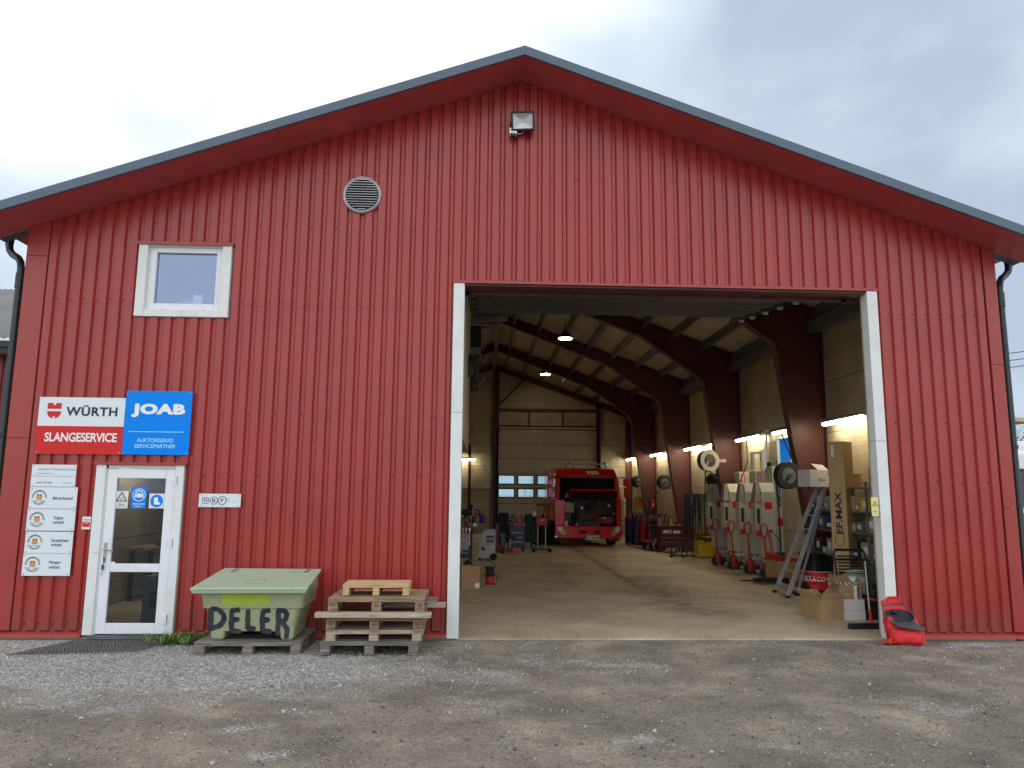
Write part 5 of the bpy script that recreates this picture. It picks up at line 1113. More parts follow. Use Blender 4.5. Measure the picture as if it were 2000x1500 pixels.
# folded black crate
t=thing('black_trolley','tall folded black plastic hand truck leaning before the tall carton','hand truck',(5.83,2.25,0),R(-6))
q=MB(); q.M=Matrix.Rotation(R(-9),4,'X'); q.tube([(-.20,0,.05),(-.25,0,.86),(-.22,0,.93),(.20,0,.93),(.24,0,.86),(.20,0,.05)],.022,8); q.tube([(-.24,-.03,.78),(.23,-.03,.78)],.02); q.build('handle_frame',BLKP,t,smooth=True)
q=MB(); q.M=Matrix.Rotation(R(-9),4,'X'); q.box((-.19,.01,.05),(.19,.03,.60))
for k in range(5): q.box((-.19,.01,.62+k*.05),(.19,.025,.645+k*.05))
for k in range(6): q.box((-.17+k*.065,-.01,.06),(-.155+k*.065,.01,.6))
q.build('panel',BLKP,t)
q=MB(); q.box((-.2,-.2,.02),(.2,.0,.06)); q.build('foot_plate',BLKP,t,bevel=.006)
# clutter against the wall just inside the right jamb
q=MB(); q.lathe([(.11,0),(.13,.02),(.15,.26),(.155,.27),(.14,.27),(.12,.03)],(5.62,1.75,.32),n=20); o=q.build('bucket',PVC,smooth=True); tag(o,'pale bucket with a coiled cable, on the dark box near the right jamb','bucket')
q=MB()
for k in range(4): q.ring((5.60,1.72,.60+k*.02),(rr.uniform(-.1,.1),rr.uniform(-.1,.1),1),.13+.01*k,.009,24,6)
o=q.build('cable_coil',mat('cable_grey',(.28,.30,.26),.6)); tag(o,'grey coiled cable heaped on the pale bucket','cable')
q=MB(); q.tube([(5.45,1.70,.66),(5.55,1.62,.68),(5.68,1.64,.67),(5.75,1.72,.64)],.012); o=q.build('lime_strap',mat('lime_strap',(.35,.55,.05),.6)); tag(o,'short lime strap lying on the grey cable coil','strap')
t=thing('tool_case','dark plastic tool case on the floor next to the two white boxes','case',(5.66,1.62,0),R(8)); q=MB(); q.box((-.24,-.2,0),(.24,.2,.17)); q.build('base',BLKP,t,bevel=.02); q=MB(); q.box((-.24,-.2,.174),(.24,.2,.30)); q.build('lid',BLKP,t,bevel=.02); q=MB(); q.tube([(-.08,-.205,.16),(-.08,-.24,.17),(.08,-.24,.17),(.08,-.205,.16)],.012); q.build('handle',DARK,t)
q=MB(); q.tube([(5.22,1.5,.33),(5.30,1.45,.36),(5.42,1.5,.32),(5.55,1.45,.29),(5.72,1.4,.28)],[.02,.04,.045,.02,.01],8); o=q.build('red_rag',mat('rag_red',(.55,.03,.08),.9),smooth=True); tag(o,'crumpled red rag and strap over the dark tool case','rag')
t=thing('work_overall','dark and lime hi-vis overall hanging at the shelf end by the right jamb','overall',(5.98,1.35,.75))
HV=mat('hi_vis_green',(.16,.20,.04),.85,bump=.4,bs=20)
def folds(u,v): return Vector((.13*math.cos(2*math.pi*u)*(1+.12*math.sin(9*u*6.28))*(.75+.35*math.sin(v*3)),.09*math.sin(2*math.pi*u)*(1+.15*math.cos(7*u*6.28+v*4)),v*.98))
q=MB(); q.grid(folds,36,14)
q.mi=[1 if (f//36) in (2,3,9,10,11,12) else 0 for f in range(len(q.f))]; q.build('cloth',[NAVY,HV],t,smooth=True)
q=MB(); q.box((5.9,.95,.30),(6.25,1.5,.72)); tag(q.build('dark_bin',BLKP,bevel=.02),'dark plastic bin below the hanging overall','bin')
# broom
a=G(1690,1228); t=thing('push_broom','wide push broom standing upright on the concrete by the right jamb','broom',(a.x,a.y,0),R(4))
q=MB(); q.box((-.23,-.03,.05),(.23,.03,.075)); q.build('broom_head',BLKP,t,bevel=.01)
q=MB(); 
for k in range(60):
    x=-.225+.45*k/59; q.hexa([(x-.004,-.05,0),(x+.004,-.05,0),(x+.004,.05,0),(x-.004,.05,0)],[(x-.003,-.028,.05),(x+.003,-.028,.05),(x+.003,.028,.05),(x-.003,.028,.05)])
q.build('bristles',BLK,t)
q=MB(); q.tube([(.09,0,.07),(.10,.04,.25),(.125,.12,.88)],.012); q.build('handle',ALU,t,smooth=True); q=MB(); q.tube([(.09,0,.07),(.10,.035,.25)],.018); q.build('handle_socket',SIGNR,t)
# ---------------------------------------------------------------- red rucksack outside
a=P(1774,1258,-.28); t=thing('rucksack','open red rucksack with a grey flap, slumped against the foot of the right jamb','rucksack',(a.x,-.24,0),R(-6))
RS=mat('rucksack_red',(.62,.024,.028),.7,var=.1,vs=12,bump=.5,bs=9); RSD=mat('rucksack_lining',(.015,.017,.022),.8); RSG=mat('rucksack_flap',(.07,.072,.09),.6)
def sack(u,v):
    an=2*math.pi*u; ca,sa=math.cos(an),math.sin(an); e_=.62
    w_=.185+.03*math.sin(v*2.6)-.03*v*v; d_=.135-.03*v+.015*math.sin(v*6)
    wr=1+.03*math.sin(an*5+v*9)+.02*math.sin(an*11-v*17)
    x=w_*math.copysign(abs(ca)**e_,ca)*wr-.035*v*v-.015*v; y=d_*math.copysign(abs(sa)**e_,sa)*wr+.05*v
    if v<.08: x*=.86+v*1.7; y*=.86+v*1.7
    z=-.01+v*.345*(1+.10*sa*(v>.6)*0)+ (.10*v*sa if v>.5 else 0)
    return Vector((x,y,z))
q=MB(); q.grid(sack,44,22); q.face([q.vert(sack(k/44,0)) for k in range(44)][::-1]); q.build('body',RS,t,smooth=True)
q=MB(); rim=[sack(k/44,.97)*1 for k in range(44)]; q.face([q.vert(p-Vector((0,0,.035))) for p in rim]); q.build('dark_opening',RSD,t)
q=MB(); q.tube([sack(k/44,1.0) for k in range(45)],.009,6); q.build('rim_piping',RSG,t,smooth=True)
q=MB()
def flp(u,v):
    fr=sack(.62+.26*u,.98); return fr+Vector((.055*v+.03*v*u,-.12*v,-.045*v+.02*math.sin(u*5)*v))
q.grid(flp,8,6); o=q.build('front_flap',RSG,t,smooth=True); o.modifiers.new('s','SOLIDIFY').thickness=.010
q=MB(); 
def top_(u,v):
    c0=sack(.12+.26*u,1.0); return c0+Vector((-.02*v,.02*v,.075*math.sin(v*1.7)+.015*math.sin(u*6)))
q.grid(top_,8,5); o=q.build('top_hood',RS,t,smooth=True); o.modifiers.new('s','SOLIDIFY').thickness=.018
q=MB(); a0=sack(.25,1.0)+Vector((0,.01,.045)); q.tube([a0+Vector((-.09,0,-.01)),a0+Vector((-.07,0,.035)),a0+Vector((.05,0,.04)),a0+Vector((.08,0,-.01))],.012,6); q.build('grab_loop',RS,t,smooth=True)
q=MB(); 
def pock(u,v): 
    p=sack(.60+.28*u,.10+.48*v); return p+Vector((0,-.022-.014*math.sin(math.pi*u)*math.sin(math.pi*v),0))
q.grid(pock,12,10); o=q.build('front_pocket',RS,t,smooth=True); o.modifiers.new('s','SOLIDIFY').thickness=.02
q=MB(); q.tube([sack(.60,.10+.48*k/8)+Vector((-.004,-.034,0)) for k in range(9)],.004,5); q.tube([sack(.88,.10+.48*k/8)+Vector((.004,-.034,0)) for k in range(9)],.004,5); q.tube([sack(.60+.28*k/8,.60)+Vector((0,-.032,0)) for k in range(9)],.005,5); q.build('seam_piping',mat('piping_orange',(.75,.09,.05),.6),t)
def strap(pts,w_,name='strap'):
    q=MB(); pts=[Vector(p) for p in pts]
    for i in range(len(pts)-1):
        d_=(pts[i+1]-pts[i]).normalized(); s_=d_.cross(Vector((0,1,.3))).normalized()*w_ if abs(d_.z)>.5 else d_.cross(Vector((0,0,1))).normalized()*w_
        if i==0: prev=(pts[0]-s_,pts[0]+s_)
        cur=(pts[i+1]-s_,pts[i+1]+s_); q.quad(prev[0],cur[0],cur[1],prev[1]); prev=cur
    o=q.build(name,RS,t,smooth=True); o.modifiers.new('s','SOLIDIFY').thickness=.012
strap([(-.17,.0,.30),(-.20,-.02,.22),(-.18,-.06,.14),(-.20,-.09,.06),(-.26,-.11,.015),(-.33,-.10,.01)],.03)
strap([(-.14,-.08,.02),(-.22,-.12,.03),(-.30,-.09,.012),(-.38,-.07,.008)],.015,'thin_strap')
q=MB(); q.lathe([(.0,0),(.03,.01),(.03,.05),(.0,.06)],sack(.4,.9)+Vector((.09,-.03,-.01)),(1,0,.3),12); q.cyl(sack(.7,.9)+Vector((0,.05,0)),sack(.7,.9)+Vector((.07,.05,.03)),.022); q.build('camera_gear',BLK,t,smooth=True)
# ---------------------------------------------------------------- floor items on the right
a=G(1452,1140);b_=G(1515,1143); t=thing('floor_jack','long black bar jack lying on the floor before the nearest lifting column','jack',(0,0,0))
q=MB(); q.box((a.x+.2,a.y-.05,.03),(b_.x+.35,a.y+.05,.12)); q.build('bar',BLK,t,bevel=.01); q=MB(); q.tube([(a.x+.2,a.y-.03,.08),(a.x,a.y-.02,.07),(a.x-.06,a.y,.06),(a.x,a.y+.03,.05),(a.x+.2,a.y+.03,.05)],.012); q.build('wire_handle',DARK,t)
q=MB(); q.cyl((b_.x+.2,a.y-.07,.04),(b_.x+.2,a.y+.07,.04),.04); q.build('wheel',RUB,t)
t=thing('red_trolley_jack','small red trolley jack between the nearest lifting column and the ladder','jack',(6.2,6.1,.45)); q=MB(); q.hexa([(-.2,-.3,0),(.25,-.3,0),(.25,.3,0),(-.2,.3,0)],[(-.2,-.28,.1),(.25,-.28,.06),(.25,.28,.1),(-.2,.3,.16)]); q.build('body',LRED,t); q=MB(); q.tube([(-.15,0,.1),(-.18,.1,.6)],.03); q.build('handle',LRED,t); q=MB(); q.cyl((.0,-.05,.08),(.0,-.05,.16),.08); q.build('saddle',DARK,t)
carton('brown_carton','large brown carton under the small red jack behind the ladder',6.25,6.1,0,.5,.6,.445,CARD,0)
t=thing('gearbox_part','dark machine part lying on the floor behind the ladder feet','machine part',(5.85,4.15,0)); q=MB(); q.cyl((-.12,0,.12),(.25,0,.12),.12,.09,14); q.box((-.2,-.12,0),(.05,.12,.06)); q.build('casing',DARK,t,bevel=.01); q=MB(); q.cyl((.25,0,.12),(.38,0,.12),.04); q.build('shaft',STEEL,t)
carton('brown_carton','small brown carton on the floor behind the oil drum',6.3,5.0,.75,.30,.22,.2,CARD,.1)
bpy.data.objects[[o.name for o in C.objects if o.name.startswith('brown_carton')][-1]].location.z=.0
# yellow bin, straps, stand
a=G(1378,1090); t=thing('yellow_bin','yellow steel bin covered by a dark cloth left of the lifting columns','bin',(a.x,a.y+.2,0))
q=MB(); q.hexa([(-.20,-.22,.03),(.24,-.22,.03),(.24,.22,.03),(-.20,.22,.03)],[(-.21,-.24,.62),(.26,-.24,.62),(.26,.24,.62),(-.21,.24,.62)]); q.build('body',YEL,t,bevel=.01)
q=MB(); q.grid(lambda u,v: Vector((-.26+.60*u,-.28+.56*v,.66+.03*math.sin(u*9)*math.cos(v*7)-(.18*max(0,(.12-v)/.12) if v<.12 else 0)-(.1*max(0,(u-.8)/.2)))),16,14); q.build('cloth_cover',mat('brown_cloth',(.05,.03,.02),.9,bump=.4,bs=15),t,smooth=True)
t=thing('strap_rack','rack hung with chains, straps and dark work clothes beside the yellow bin','rack',(P(1360,1040,12.3).x,12.3,0))
q=MB(); q.box((-.32,-.03,0),(-.28,.03,1.75)); q.box((.30,-.03,0),(.34,.03,1.75)); q.box((-.32,-.03,1.72),(.34,.03,1.76)); q.build('rack_frame',DARK,t)
SM=[mat('strap_black',(.02,.02,.02),.8),mat('strap_blue',(.015,.03,.06),.8),mat('strap_brown',(.06,.035,.022),.8),mat('strap_grey',(.12,.12,.12),.8)]
for k in range(24):
    x=-.31+k*.027; l_=rr.uniform(.6,1.35); q=MB(); rr_=rr.uniform(.010,.026); q.tube([(x,-.06,1.80),(x+rr.uniform(-.02,.02),-.12,1.6),(x+rr.uniform(-.05,.05),-.10,1.78-l_*.6),(x+rr.uniform(-.04,.04),-.08,1.78-l_)],[rr_,rr_*1.2,rr_*1.5,rr_],7); q.build('hanging_strap',SM[rr.choice((0,0,0,0,1,2,3))],t,smooth=True)
t=thing('transmission_jack','low dark wheeled transmission jack of crossed bars before the strap rack','jack',(P(1333,1085,12.0).x,12.0,0))
q=MB()
for k in range(5): q.tube([(-.32+.15*k,0,.06),(-.25+.13*k,.1,.55)],.018,6)
q.tube([(-.34,0,.06),(.34,-.02,.06)],.028,6); q.tube([(-.3,.1,.35),(.3,.1,.38)],.018,6); q.tube([(-.25,.1,.55),(.3,.12,.52)],.02,6); q.tube([(-.3,0,.1),(.3,.1,.5)],.015,6); q.build('frame',DARK,t)
for x in (-.33,0,.33): q=MB(); q.cyl((x,-.04,.04),(x,.0,.04),.04,n=12); q.build('caster',RUB,t)
# carts and drums along the right wall, deep in the hall
def cart(label,x,y,w_,d_,h,m,group='tool carts along the right wall',stuffing=10,top=BLKP):
    t=thing('tool_cart',label,'cart',(x,y,0),group=group)
    q=MB(); q.box((-w_/2,-d_/2,.14),(w_/2,d_/2,h)); q.build('cabinet',m,t,bevel=.012)
    for z in [.2+.14*k for k in range(int((h-.25)/.14))]:
        q=MB(); q.box((-w_/2+.02,-d_/2-.008,z),(w_/2-.02,-d_/2-.001,z+.12)); dr=q.build('drawer',m,t,bevel=.003); q=MB(); q.box((-w_/2+.06,-d_/2-.022,z+.095),(w_/2-.06,-d_/2-.010,z+.108)); q.build('drawer_handle',STEEL,dr)
    q=MB(); q.box((-w_/2-.02,-d_/2-.02,h),(w_/2+.02,d_/2+.02,h+.03)); q.build('top_tray',top,t,bevel=.005)
    for sx_ in (-1,1):
        for sy_ in (-1,1): q=MB(); q.cyl((sx_*(w_/2-.05)-.02,sy_*(d_/2-.06),.06),(sx_*(w_/2-.05)+.02,sy_*(d_/2-.06),.06),.06,n=12); q.box((sx_*(w_/2-.05)-.025,sy_*(d_/2-.06)-.02,.06),(sx_*(w_/2-.05)+.025,sy_*(d_/2-.06)+.02,.14)); q.build('caster',RUB,t)
    return t
TOOLM=[STEEL,LRED,BLUE,BLKP,DARK,BLKP,DARK,CHROME,GREYP,BLKP,TIRED,mat('tool_ochre',(.30,.14,.04),.5)]
def tools(x,y,z,w_,d_,n,lab,cat='hand tools'):
    "heaped hand tools: one heap lies in one place, its pieces are its parts"
    t=thing('tool_heap',lab,cat,(x,y,z))
    for k in range(n):
        q=MB(); px_=rr.uniform(-w_/2,w_/2); py_=rr.uniform(-d_/2,d_/2); ty=rr.random()
        if ty<.35: q.lathe([(.02,0),(.028,.01),(.028,rr.uniform(.10,.17)),(.012,rr.uniform(.18,.2)),(.012,.23)],(px_,py_,0),n=10); nm='bottle'
        elif ty<.7: l_=rr.uniform(.12,.32); an=rr.uniform(.2,2.9); q.tube([(px_,py_,.015),(px_+math.cos(an)*l_*.4,py_,.02+math.sin(an)*l_)],[.012,.018],6); q.cyl((px_+math.cos(an)*l_*.4,py_-.02,.02+math.sin(an)*l_),(px_+math.cos(an)*l_*.4,py_+.03,.03+math.sin(an)*l_),.028,n=8); nm='hand_tool'
        else: s_=rr.uniform(.03,.07); q.hexa([(px_-s_,py_-s_,0),(px_+s_,py_-s_,0),(px_+s_,py_+s_,0),(px_-s_,py_+s_,0)],[(px_-s_*.7,py_-s_*.7,s_*1.5),(px_+s_*.8,py_-s_*.7,s_*1.3),(px_+s_*.8,py_+s_*.7,s_*1.3),(px_-s_*.7,py_+s_*.7,s_*1.5)]); nm='small_part'
        q.build(nm,TOOLM[rr.randrange(len(TOOLM))],t,smooth=(ty<.7))
    return t
xx=lambda px,y: P(px,1000,y).x
cart('dark red tool cart reading MIG 400, between strap rack and low red trolley',xx(1308,14.2),14.2,.75,.5,.78,mat('cart_dark_red',(.11,.008,.010),.4,dirt=(.05,.01,.01),ds=4))
o=bpy.data.objects[[o.name for o in C.objects if o.name.startswith('tool_cart')][-1]]; text('lettering','MIG 400',-.28,.25,.58,.68,-.27,TXTW,o,bold=.03)
tools(xx(1305,14.2),14.2,.812,.75,.45,26,'heap of air guns and hoses on the dark red tool cart')
cart('black tool cart behind the red trolley, under the fire extinguisher',xx(1283,16.6),16.6,.6,.5,.85,BLKP)
tools(xx(1283,16.6),16.6,.882,.6,.45,22,'jumble of black tools on the black cart under the extinguisher')
t=thing('red_trolley','low red steel trolley with big casters, parked beside the floor hose','trolley',(xx(1276,15.0),15.0,0),R(20))
q=MB(); q.box((-.30,-.25,.24),(.30,.25,.29)); q.tube([(-.29,-.22,.27),(-.29,-.22,.85),(-.29,.22,.85),(-.29,.22,.27)],.02); q.tube([(-.29,-.22,.55),(-.29,.22,.55)],.015); q.build('frame',LRED,t,bevel=.006)
for sx_ in (-.24,.24):
    for sy_ in (-.2,.2): q=MB(); q.cyl((sx_-.03,sy_,.10),(sx_+.03,sy_,.10),.10,n=14); q.box((sx_-.035,sy_-.03,.10),(sx_+.035,sy_+.03,.24)); q.build('caster',RUB,t)
tools(xx(1278,15.0),15.0,.292,.5,.4,16,'metal parts and cable lying on the low red trolley')
for k,(px_,y,m,lab,r_,h_) in enumerate(((1232,18.3,BLUE,'blue oil drum nearest the parked truck',.22,.85),(1243,17.6,mat('drum_navy',(.015,.03,.12),.4),'darker blue drum in front of the other blue drum',.20,.80),(1256,17.3,mat('drum_dark_red',(.28,.015,.015),.4),'dark red drum right of the blue drums',.17,.72))):
    t=thing('drum',lab,'drum',(xx(px_,y),y,.10)); q=MB(); q.lathe([(r_-.01,0),(r_,.01),(r_,h_*.33),(r_+.008,h_*.34),(r_,h_*.36),(r_,h_*.66),(r_+.008,h_*.67),(r_,h_*.69),(r_,h_-.01),(r_-.01,h_),(r_-.015,h_-.015)],(0,0,0),n=24); q.build('barrel',m,t,smooth=True)
    q=MB(); q.cyl((0,0,h_-.02),(0,0,h_+.18),.025); q.tube([(0,0,h_+.15),(.08,-.1,h_+.12),(.16,-.12,h_-.1),(.1,-.2,h_*.4)],.012,6); q.build('pump',DARK,t); q=MB(); q.cyl((0,0,-.08),(0,0,-.002),r_*.95,n=16); q.build('dolly',BLKP,t)
tools(xx(1243,17.5),17.9,.95,.5,.5,14,'spray bottles and grips crowding the tops of the blue drums')
bpy.data.objects[[o.name for o in C.objects if o.name.startswith('tool_heap')][-1]].location.z=.90
a=P(1236,982,21.0); t=thing('wall_cabinet','yellow cabinet on the wall behind the blue drums','cabinet',(6.45,20.6,1.25)); q=MB(); q.box((-.35,-.3,0),(.24,.3,.42)); q.build('case',YEL,t,bevel=.01); q=MB(); q.box((-.30,-.306,.03),(.2,-.302,.39)); q.build('door',YEL,t)
a=P(1275,983,18.95); t=thing('fire_extinguisher','red fire extinguisher on the farthest full red column','extinguisher',(a.x,18.95,a.z-.22)); q=MB(); q.lathe([(.06,0),(.075,.01),(.075,.30),(.05,.36),(.025,.38)],(0,0,0)); q.build('cylinder',LRED,t,smooth=True); q=MB(); q.box((-.015,-.04,.38),(.015,.06,.44)); q.tube([(0,-.04,.40),(-.08,-.06,.36),(-.09,-.05,.1)],.010); q.build('valve_and_hose',BLK,t); q=MB(); q.box((-.03,-.080,.12),(.03,-.074,.22)); q.build('label_patch',PAPER,t)
pts=[G(1232,1056),G(1222,1061),G(1226,1066),G(1258,1073),G(1290,1078),G(1318,1084)]; q=MB(); q.tube([p+Vector((0,0,.015)) for p in pts],.016,6); tag(q.build('floor_hose',mat('hose_dark_red',(.06,.015,.012),.6),smooth=True),'dark red hose snaking over the floor from the truck to the jack','hose')
# ---------------------------------------------------------------- left side of the hall
t=thing('workbench','long dark workbench with a rail of hanging spanners, left inside the opening','workbench',(-.62,9.3,0))
q=MB(); q.box((-.6,-1.6,.92),(.40,1.6,.97)); q.build('bench_top',DARK,t)
for x in (-.55,.34):
    for y in (-1.5,1.5): q=MB(); q.box((x,y-.03,0),(x+.05,y+.03,.92)); q.build('leg',DARK,t)
q=MB(); q.cyl((-.1,-1.66,.99),(.42,-1.66,.99),.012,n=8); q.build('hanging_rail',STEEL,t)
for k in range(6):
    x=-.02+k*.075; l_=.26+.03*(k%3); q=MB(); q.box((x-.010,-1.67,.96-l_),(x+.010,-1.66,.94)); q.lathe([(.012,-.006),(.026,-.006),(.026,.006),(.012,.006)],(x,-1.665,.955),(0,1,0),12); q.lathe([(.012,-.006),(.03,-.006),(.03,.006),(.012,.006)],(x,-1.665,.95-l_),(0,1,0),12); q.build('spanner',CHROME,t)
q=MB(); q.box((-.5,-1.3,.30),(.38,1.5,.34)); q.build('lower_shelf',DARK,t)
tools(-.45,8.6,.972,.6,1.0,22,'tins and tools on the near end of the workbench')
tools(-.30,10.1,.972,.45,1.2,20,'bottles and cloths on the far end of the workbench')
t=thing('bench_grinder','dark bench grinder and vice standing up from the workbench','grinder',(-.35,9.5,.972)); q=MB(); q.cyl((-.06,0,0),(-.06,0,.28),.05,.03); q.cyl((-.2,0,.32),(.12,0,.32),.07,n=14); q.build('motor',DARK,t,smooth=True)
for x in (-.22,.14): q=MB(); q.cyl((x-.02,0,.32),(x+.02,0,.32),.11,n=18); q.build('wheel_guard',TIRED,t)
t=thing('hooded_machine','dark tapering machine cover on the workbench, left of the bottles','machine',(-.30,10.9,.972)); q=MB(); q.lathe([(.14,0),(.13,.25),(.07,.45),(.02,.52)],(0,0,0),n=12); q.build('hood',NAVY,t,smooth=True); q=MB(); q.ring((.15,0,.25),(0,1,0),.11,.015,20,6); q.build('hand_wheel',DARK,t)
q=MB(); q.lathe([(.075,0),(.085,.02),(.085,.18),(.03,.24),(.03,.27)],(.02,10.6,.972)); tag(q.build('purple_can',mat('can_purple',(.06,.03,.20),.4),smooth=True),'purple canister on the workbench end','canister')
def acm(x,y,lab,sc_=1,w_=.44):
    t=thing('service_machine',lab,'machine',(x,y,0),group='white air conditioning service machines'); h=.80*sc_
    q=MB(); q.prism([(-w_/2,.07),(w_/2,.07),(w_/2,h),(-w_/2+.16,h),(-w_/2+.05,h-.10),(-w_/2+.03,h-.35)],-.18,.25); q.build('housing',mat('machine_white',(.55,.56,.56),.4,dirt=(.3,.3,.3),ds=5),t,bevel=.015)
    q=MB(); q.box((-.02,-.19,h-.33),(w_/2-.04,-.182,h-.16)); win=q.build('gauge_window',BLK,t)
    for k in range(3): q=MB(); q.cyl((.015+k*.06,-.20,h-.29),(.015+k*.06,-.20,h-.20),.022,n=10); q.build('gauge',STEEL,win)
    for k in range(3): q=MB(); q.box((.01+k*.06,-.186,h-.40),(.03+k*.06,-.182,h-.36)); q.build('button',BLK,t)
    q=MB(); q.cyl((-w_/2+.12,-.19,.30),(-w_/2+.12,-.182,.30),.055,n=6); q.build('round_grille',BLK,t)
    q=MB(); q.lathe([(.06,-.03),(.09,-.03),(.095,0),(.09,.03),(.06,.03)],(w_/2-.05,-.22,.095),(0,1,0),20); q.cyl((w_/2-.05,-.24,.095),(w_/2-.05,-.20,.095),.06,n=16); q.build('wheel',RUB,t,smooth=True)
    q=MB(); q.box((-w_/2,-.2,.0),(-w_/2+.06,.2,.07)); q.build('foot',BLK,t)
    return t
acm(.16,11.0,'white service machine with a dark wheel, standing clear of the workbench')
acm(-.42,8.9,'white service machine partly hidden by the white left jamb',.72,.34)
a=G(915,1150); t=thing('cardboard_box','brown cardboard box with a white corner label just inside the left jamb','box',(-.20,4.95,0),R(20))
q=MB(); q.box((-.22,-.15,0),(.14,.15,.41)); q.build('carton',CARD,t,bevel=.004); q=MB(); q.box((.05,-.152,.01),(.139,-.1505,.10)); q.build('white_label',PAPER,t); q=MB(); q.hexa([(.1405,-.08,.26),(.1405,.02,.26),(.1405,.02,.27),(.1405,-.08,.27)],[(.142,-.1,.30),(.142,-.02,.31),(.142,-.02,.32),(.142,-.1,.31)]); q.build('hand_hole',BLK,t)
t=thing('cable_reel','double cable reel, black above and red below, on the floor left inside the hall','cable reel',(.18,5.55,0))
for z,rr0 in ((.0,.13),(.165,.13),(.325,.12)): q=MB(); q.cyl((0,0,z),(0,0,z+.008),rr0,n=28); q.build('flange',BLKP,t)
q=MB(); q.lathe([(.07,.01),(.085,.03),(.085,.14),(.07,.163)],(0,0,0)); q.build('red_cable',mat('cable_red',(.55,.015,.03),.5),t,smooth=True); q=MB(); q.lathe([(.06,.175),(.085,.19),(.085,.31),(.06,.323)],(0,0,0)); q.build('black_cable',RUB,t,smooth=True)
q=MB(); q.tube([(.05,0,.32),(.1,.0,.36),(.02,.02,.42),(-.06,.05,.47)],.006,5); q.tube([(.10,0,.2),(.15,-.02,.15),(.12,-.04,.05)],.006,5); q.build('loose_end',RUB,t)
ct=cart('blue tool trolley with a cluttered top, in front of the green cloth',xx(1010,13.9),13.9,.46,.45,.80,mat('trolley_blue',(.03,.05,.12),.4,dirt=(.02,.02,.03),ds=5),group=None)
q=MB(); q.box((-.15,-.32,.78),(.24,-.23,.88)); q.build('red_tray',LRED,ct,bevel=.01)
q=MB(); q.grid(lambda u,v: Vector((-.22+.46*u,-.22+.4*v,.845+.03*math.sin(u*13)*math.sin(v*11)+.02*math.sin(u*29))),14,12); q.build('crumpled_rag',PAPER,ct,smooth=True)
tools(xx(1008,13.9),13.9,.87,.42,.35,14,'bottles and small parts on the blue tool trolley')
t=thing('mechanic_stool','low mechanic stool on a red base in front of the blue trolley','stool',(xx(997,13.1),13.1,0)); q=MB(); q.cyl((0,0,.44),(0,0,.50),.17,n=22); q.build('seat',BLKP,t,bevel=.01); q=MB(); q.cyl((0,0,.12),(0,0,.44),.03); q.build('stem',STEEL,t)
for k in range(5): an=k*1.257; q=MB(); q.tube([(0,0,.13),(.2*math.cos(an),.2*math.sin(an),.09)],.02,6); q.cyl((.2*math.cos(an),.2*math.sin(an)-.02,.04),(.2*math.cos(an),.2*math.sin(an)+.02,.04),.04,n=10); q.build('leg',LRED,t)
def drape(name,label,cat,x,y,w_,d_,h,m,tilt=0):
    t=thing(name,label,cat,(x,y,0)); 
    def fn(u,v):
        an=2*math.pi*u; rr0=1+.10*math.sin(an*6+v*2)*v+.06*math.sin(an*11); s_=.55+.45*min(1,v*1.6)
        return Vector((w_*math.cos(an)*rr0*s_+tilt*v,d_*math.sin(an)*rr0*s_,h-v*h*.82))
    q=MB(); q.grid(fn,40,12); q.face([q.vert(fn(k/40,0)) for k in range(40)]); q.build('cloth',m,t,smooth=True)
    for sx_ in (-1,1): q=MB(); q.cyl((sx_*w_*.55,0,0),(sx_*w_*.45,0,h*.9),.02); q.build('stand_leg',DARK,t)
    return t
drape('covered_stand','stand covered with dark navy jackets left of the blue trolley','coat stand',xx(984,14.8),14.8,.27,.2,1.15,NAVY,-.12)
drape('covered_stand','stand covered by a green cloth right behind the blue trolley','covered stand',xx(1030,15.4),15.4,.25,.2,1.10,GRN)
drape('covered_stand','dark jacket on a stand between the green cloth and the tyres','coat stand',xx(1043,15.9),15.9,.13,.14,1.12,NAVY)
q=MB(); q.lathe([(.06,0),(.07,.02),(.05,.16),(.0,.18)],(xx(1043,15.8),15.8,1.02)); tag(q.build('worker_cap',PAPER,smooth=True),'pale cap on top of the dark jacket beside the green cloth','cap')
sx0=xx(1058,13.6); t=thing('red_test_stand','two legged wheeled stand with a red box and a black crossbar, before the tyres','stand',(sx0,13.6,0))
q=MB(); q.box((-.27,-.05,.07),(.27,.05,.12)); q.build('base_bar',DARK,t)
for x in (-.25,.25):
    q=MB(); q.cyl((x,-.05,.06),(x,.05,.06),.06,n=14); q.build('caster',RUB,t)
for x in (-.12,.12): q=MB(); q.cyl((x,0,.12),(x,0,.82),.017); q.build('pole',ALU,t)
q=MB(); q.box((-.17,-.08,.80),(.17,.08,1.04)); q.build('red_box',mat('stand_red',(.40,.02,.035),.4),t,bevel=.03); q=MB(); q.box((-.03,-.084,.95),(.04,-.081,.98)); q.build('badge',PAPER,t)
q=MB(); q.tube([(-.10,0,1.04),(-.11,0,1.42)],.010); q.tube([(.0,0,1.04),(.07,0,1.25),(.12,0,1.42)],.010); q.box((-.15,-.03,1.40),(.36,.03,1.45)); q.tube([(-.02,0,1.50),(.08,.02,1.44)],.010); q.build('crossbar',BLK,t)
def tyre(label,x,y,lean,rz):
    t=thing('leaning_wheel',label,'tyre',(x,y,.0),rz,'truck tyres leaning left of the truck'); M0=Matrix.Translation((0,0,.43))@Matrix.Rotation(lean,4,'Y')
    q=MB(); q.M=M0; q.lathe([(.25,-.12),(.40,-.135),(.435,-.10),(.44,0),(.435,.10),(.40,.135),(.25,.12),(.23,0)],(0,0,0),(1,0,0),32); del q.f[-2:]; del q.mi[-2:]; q.build('tyre_ring',RUB,t,smooth=True)
    q=MB(); q.M=M0; q.cyl((.02,0,0),(.05,0,0),.26,n=24); q.build('rim',DARK,t); return t
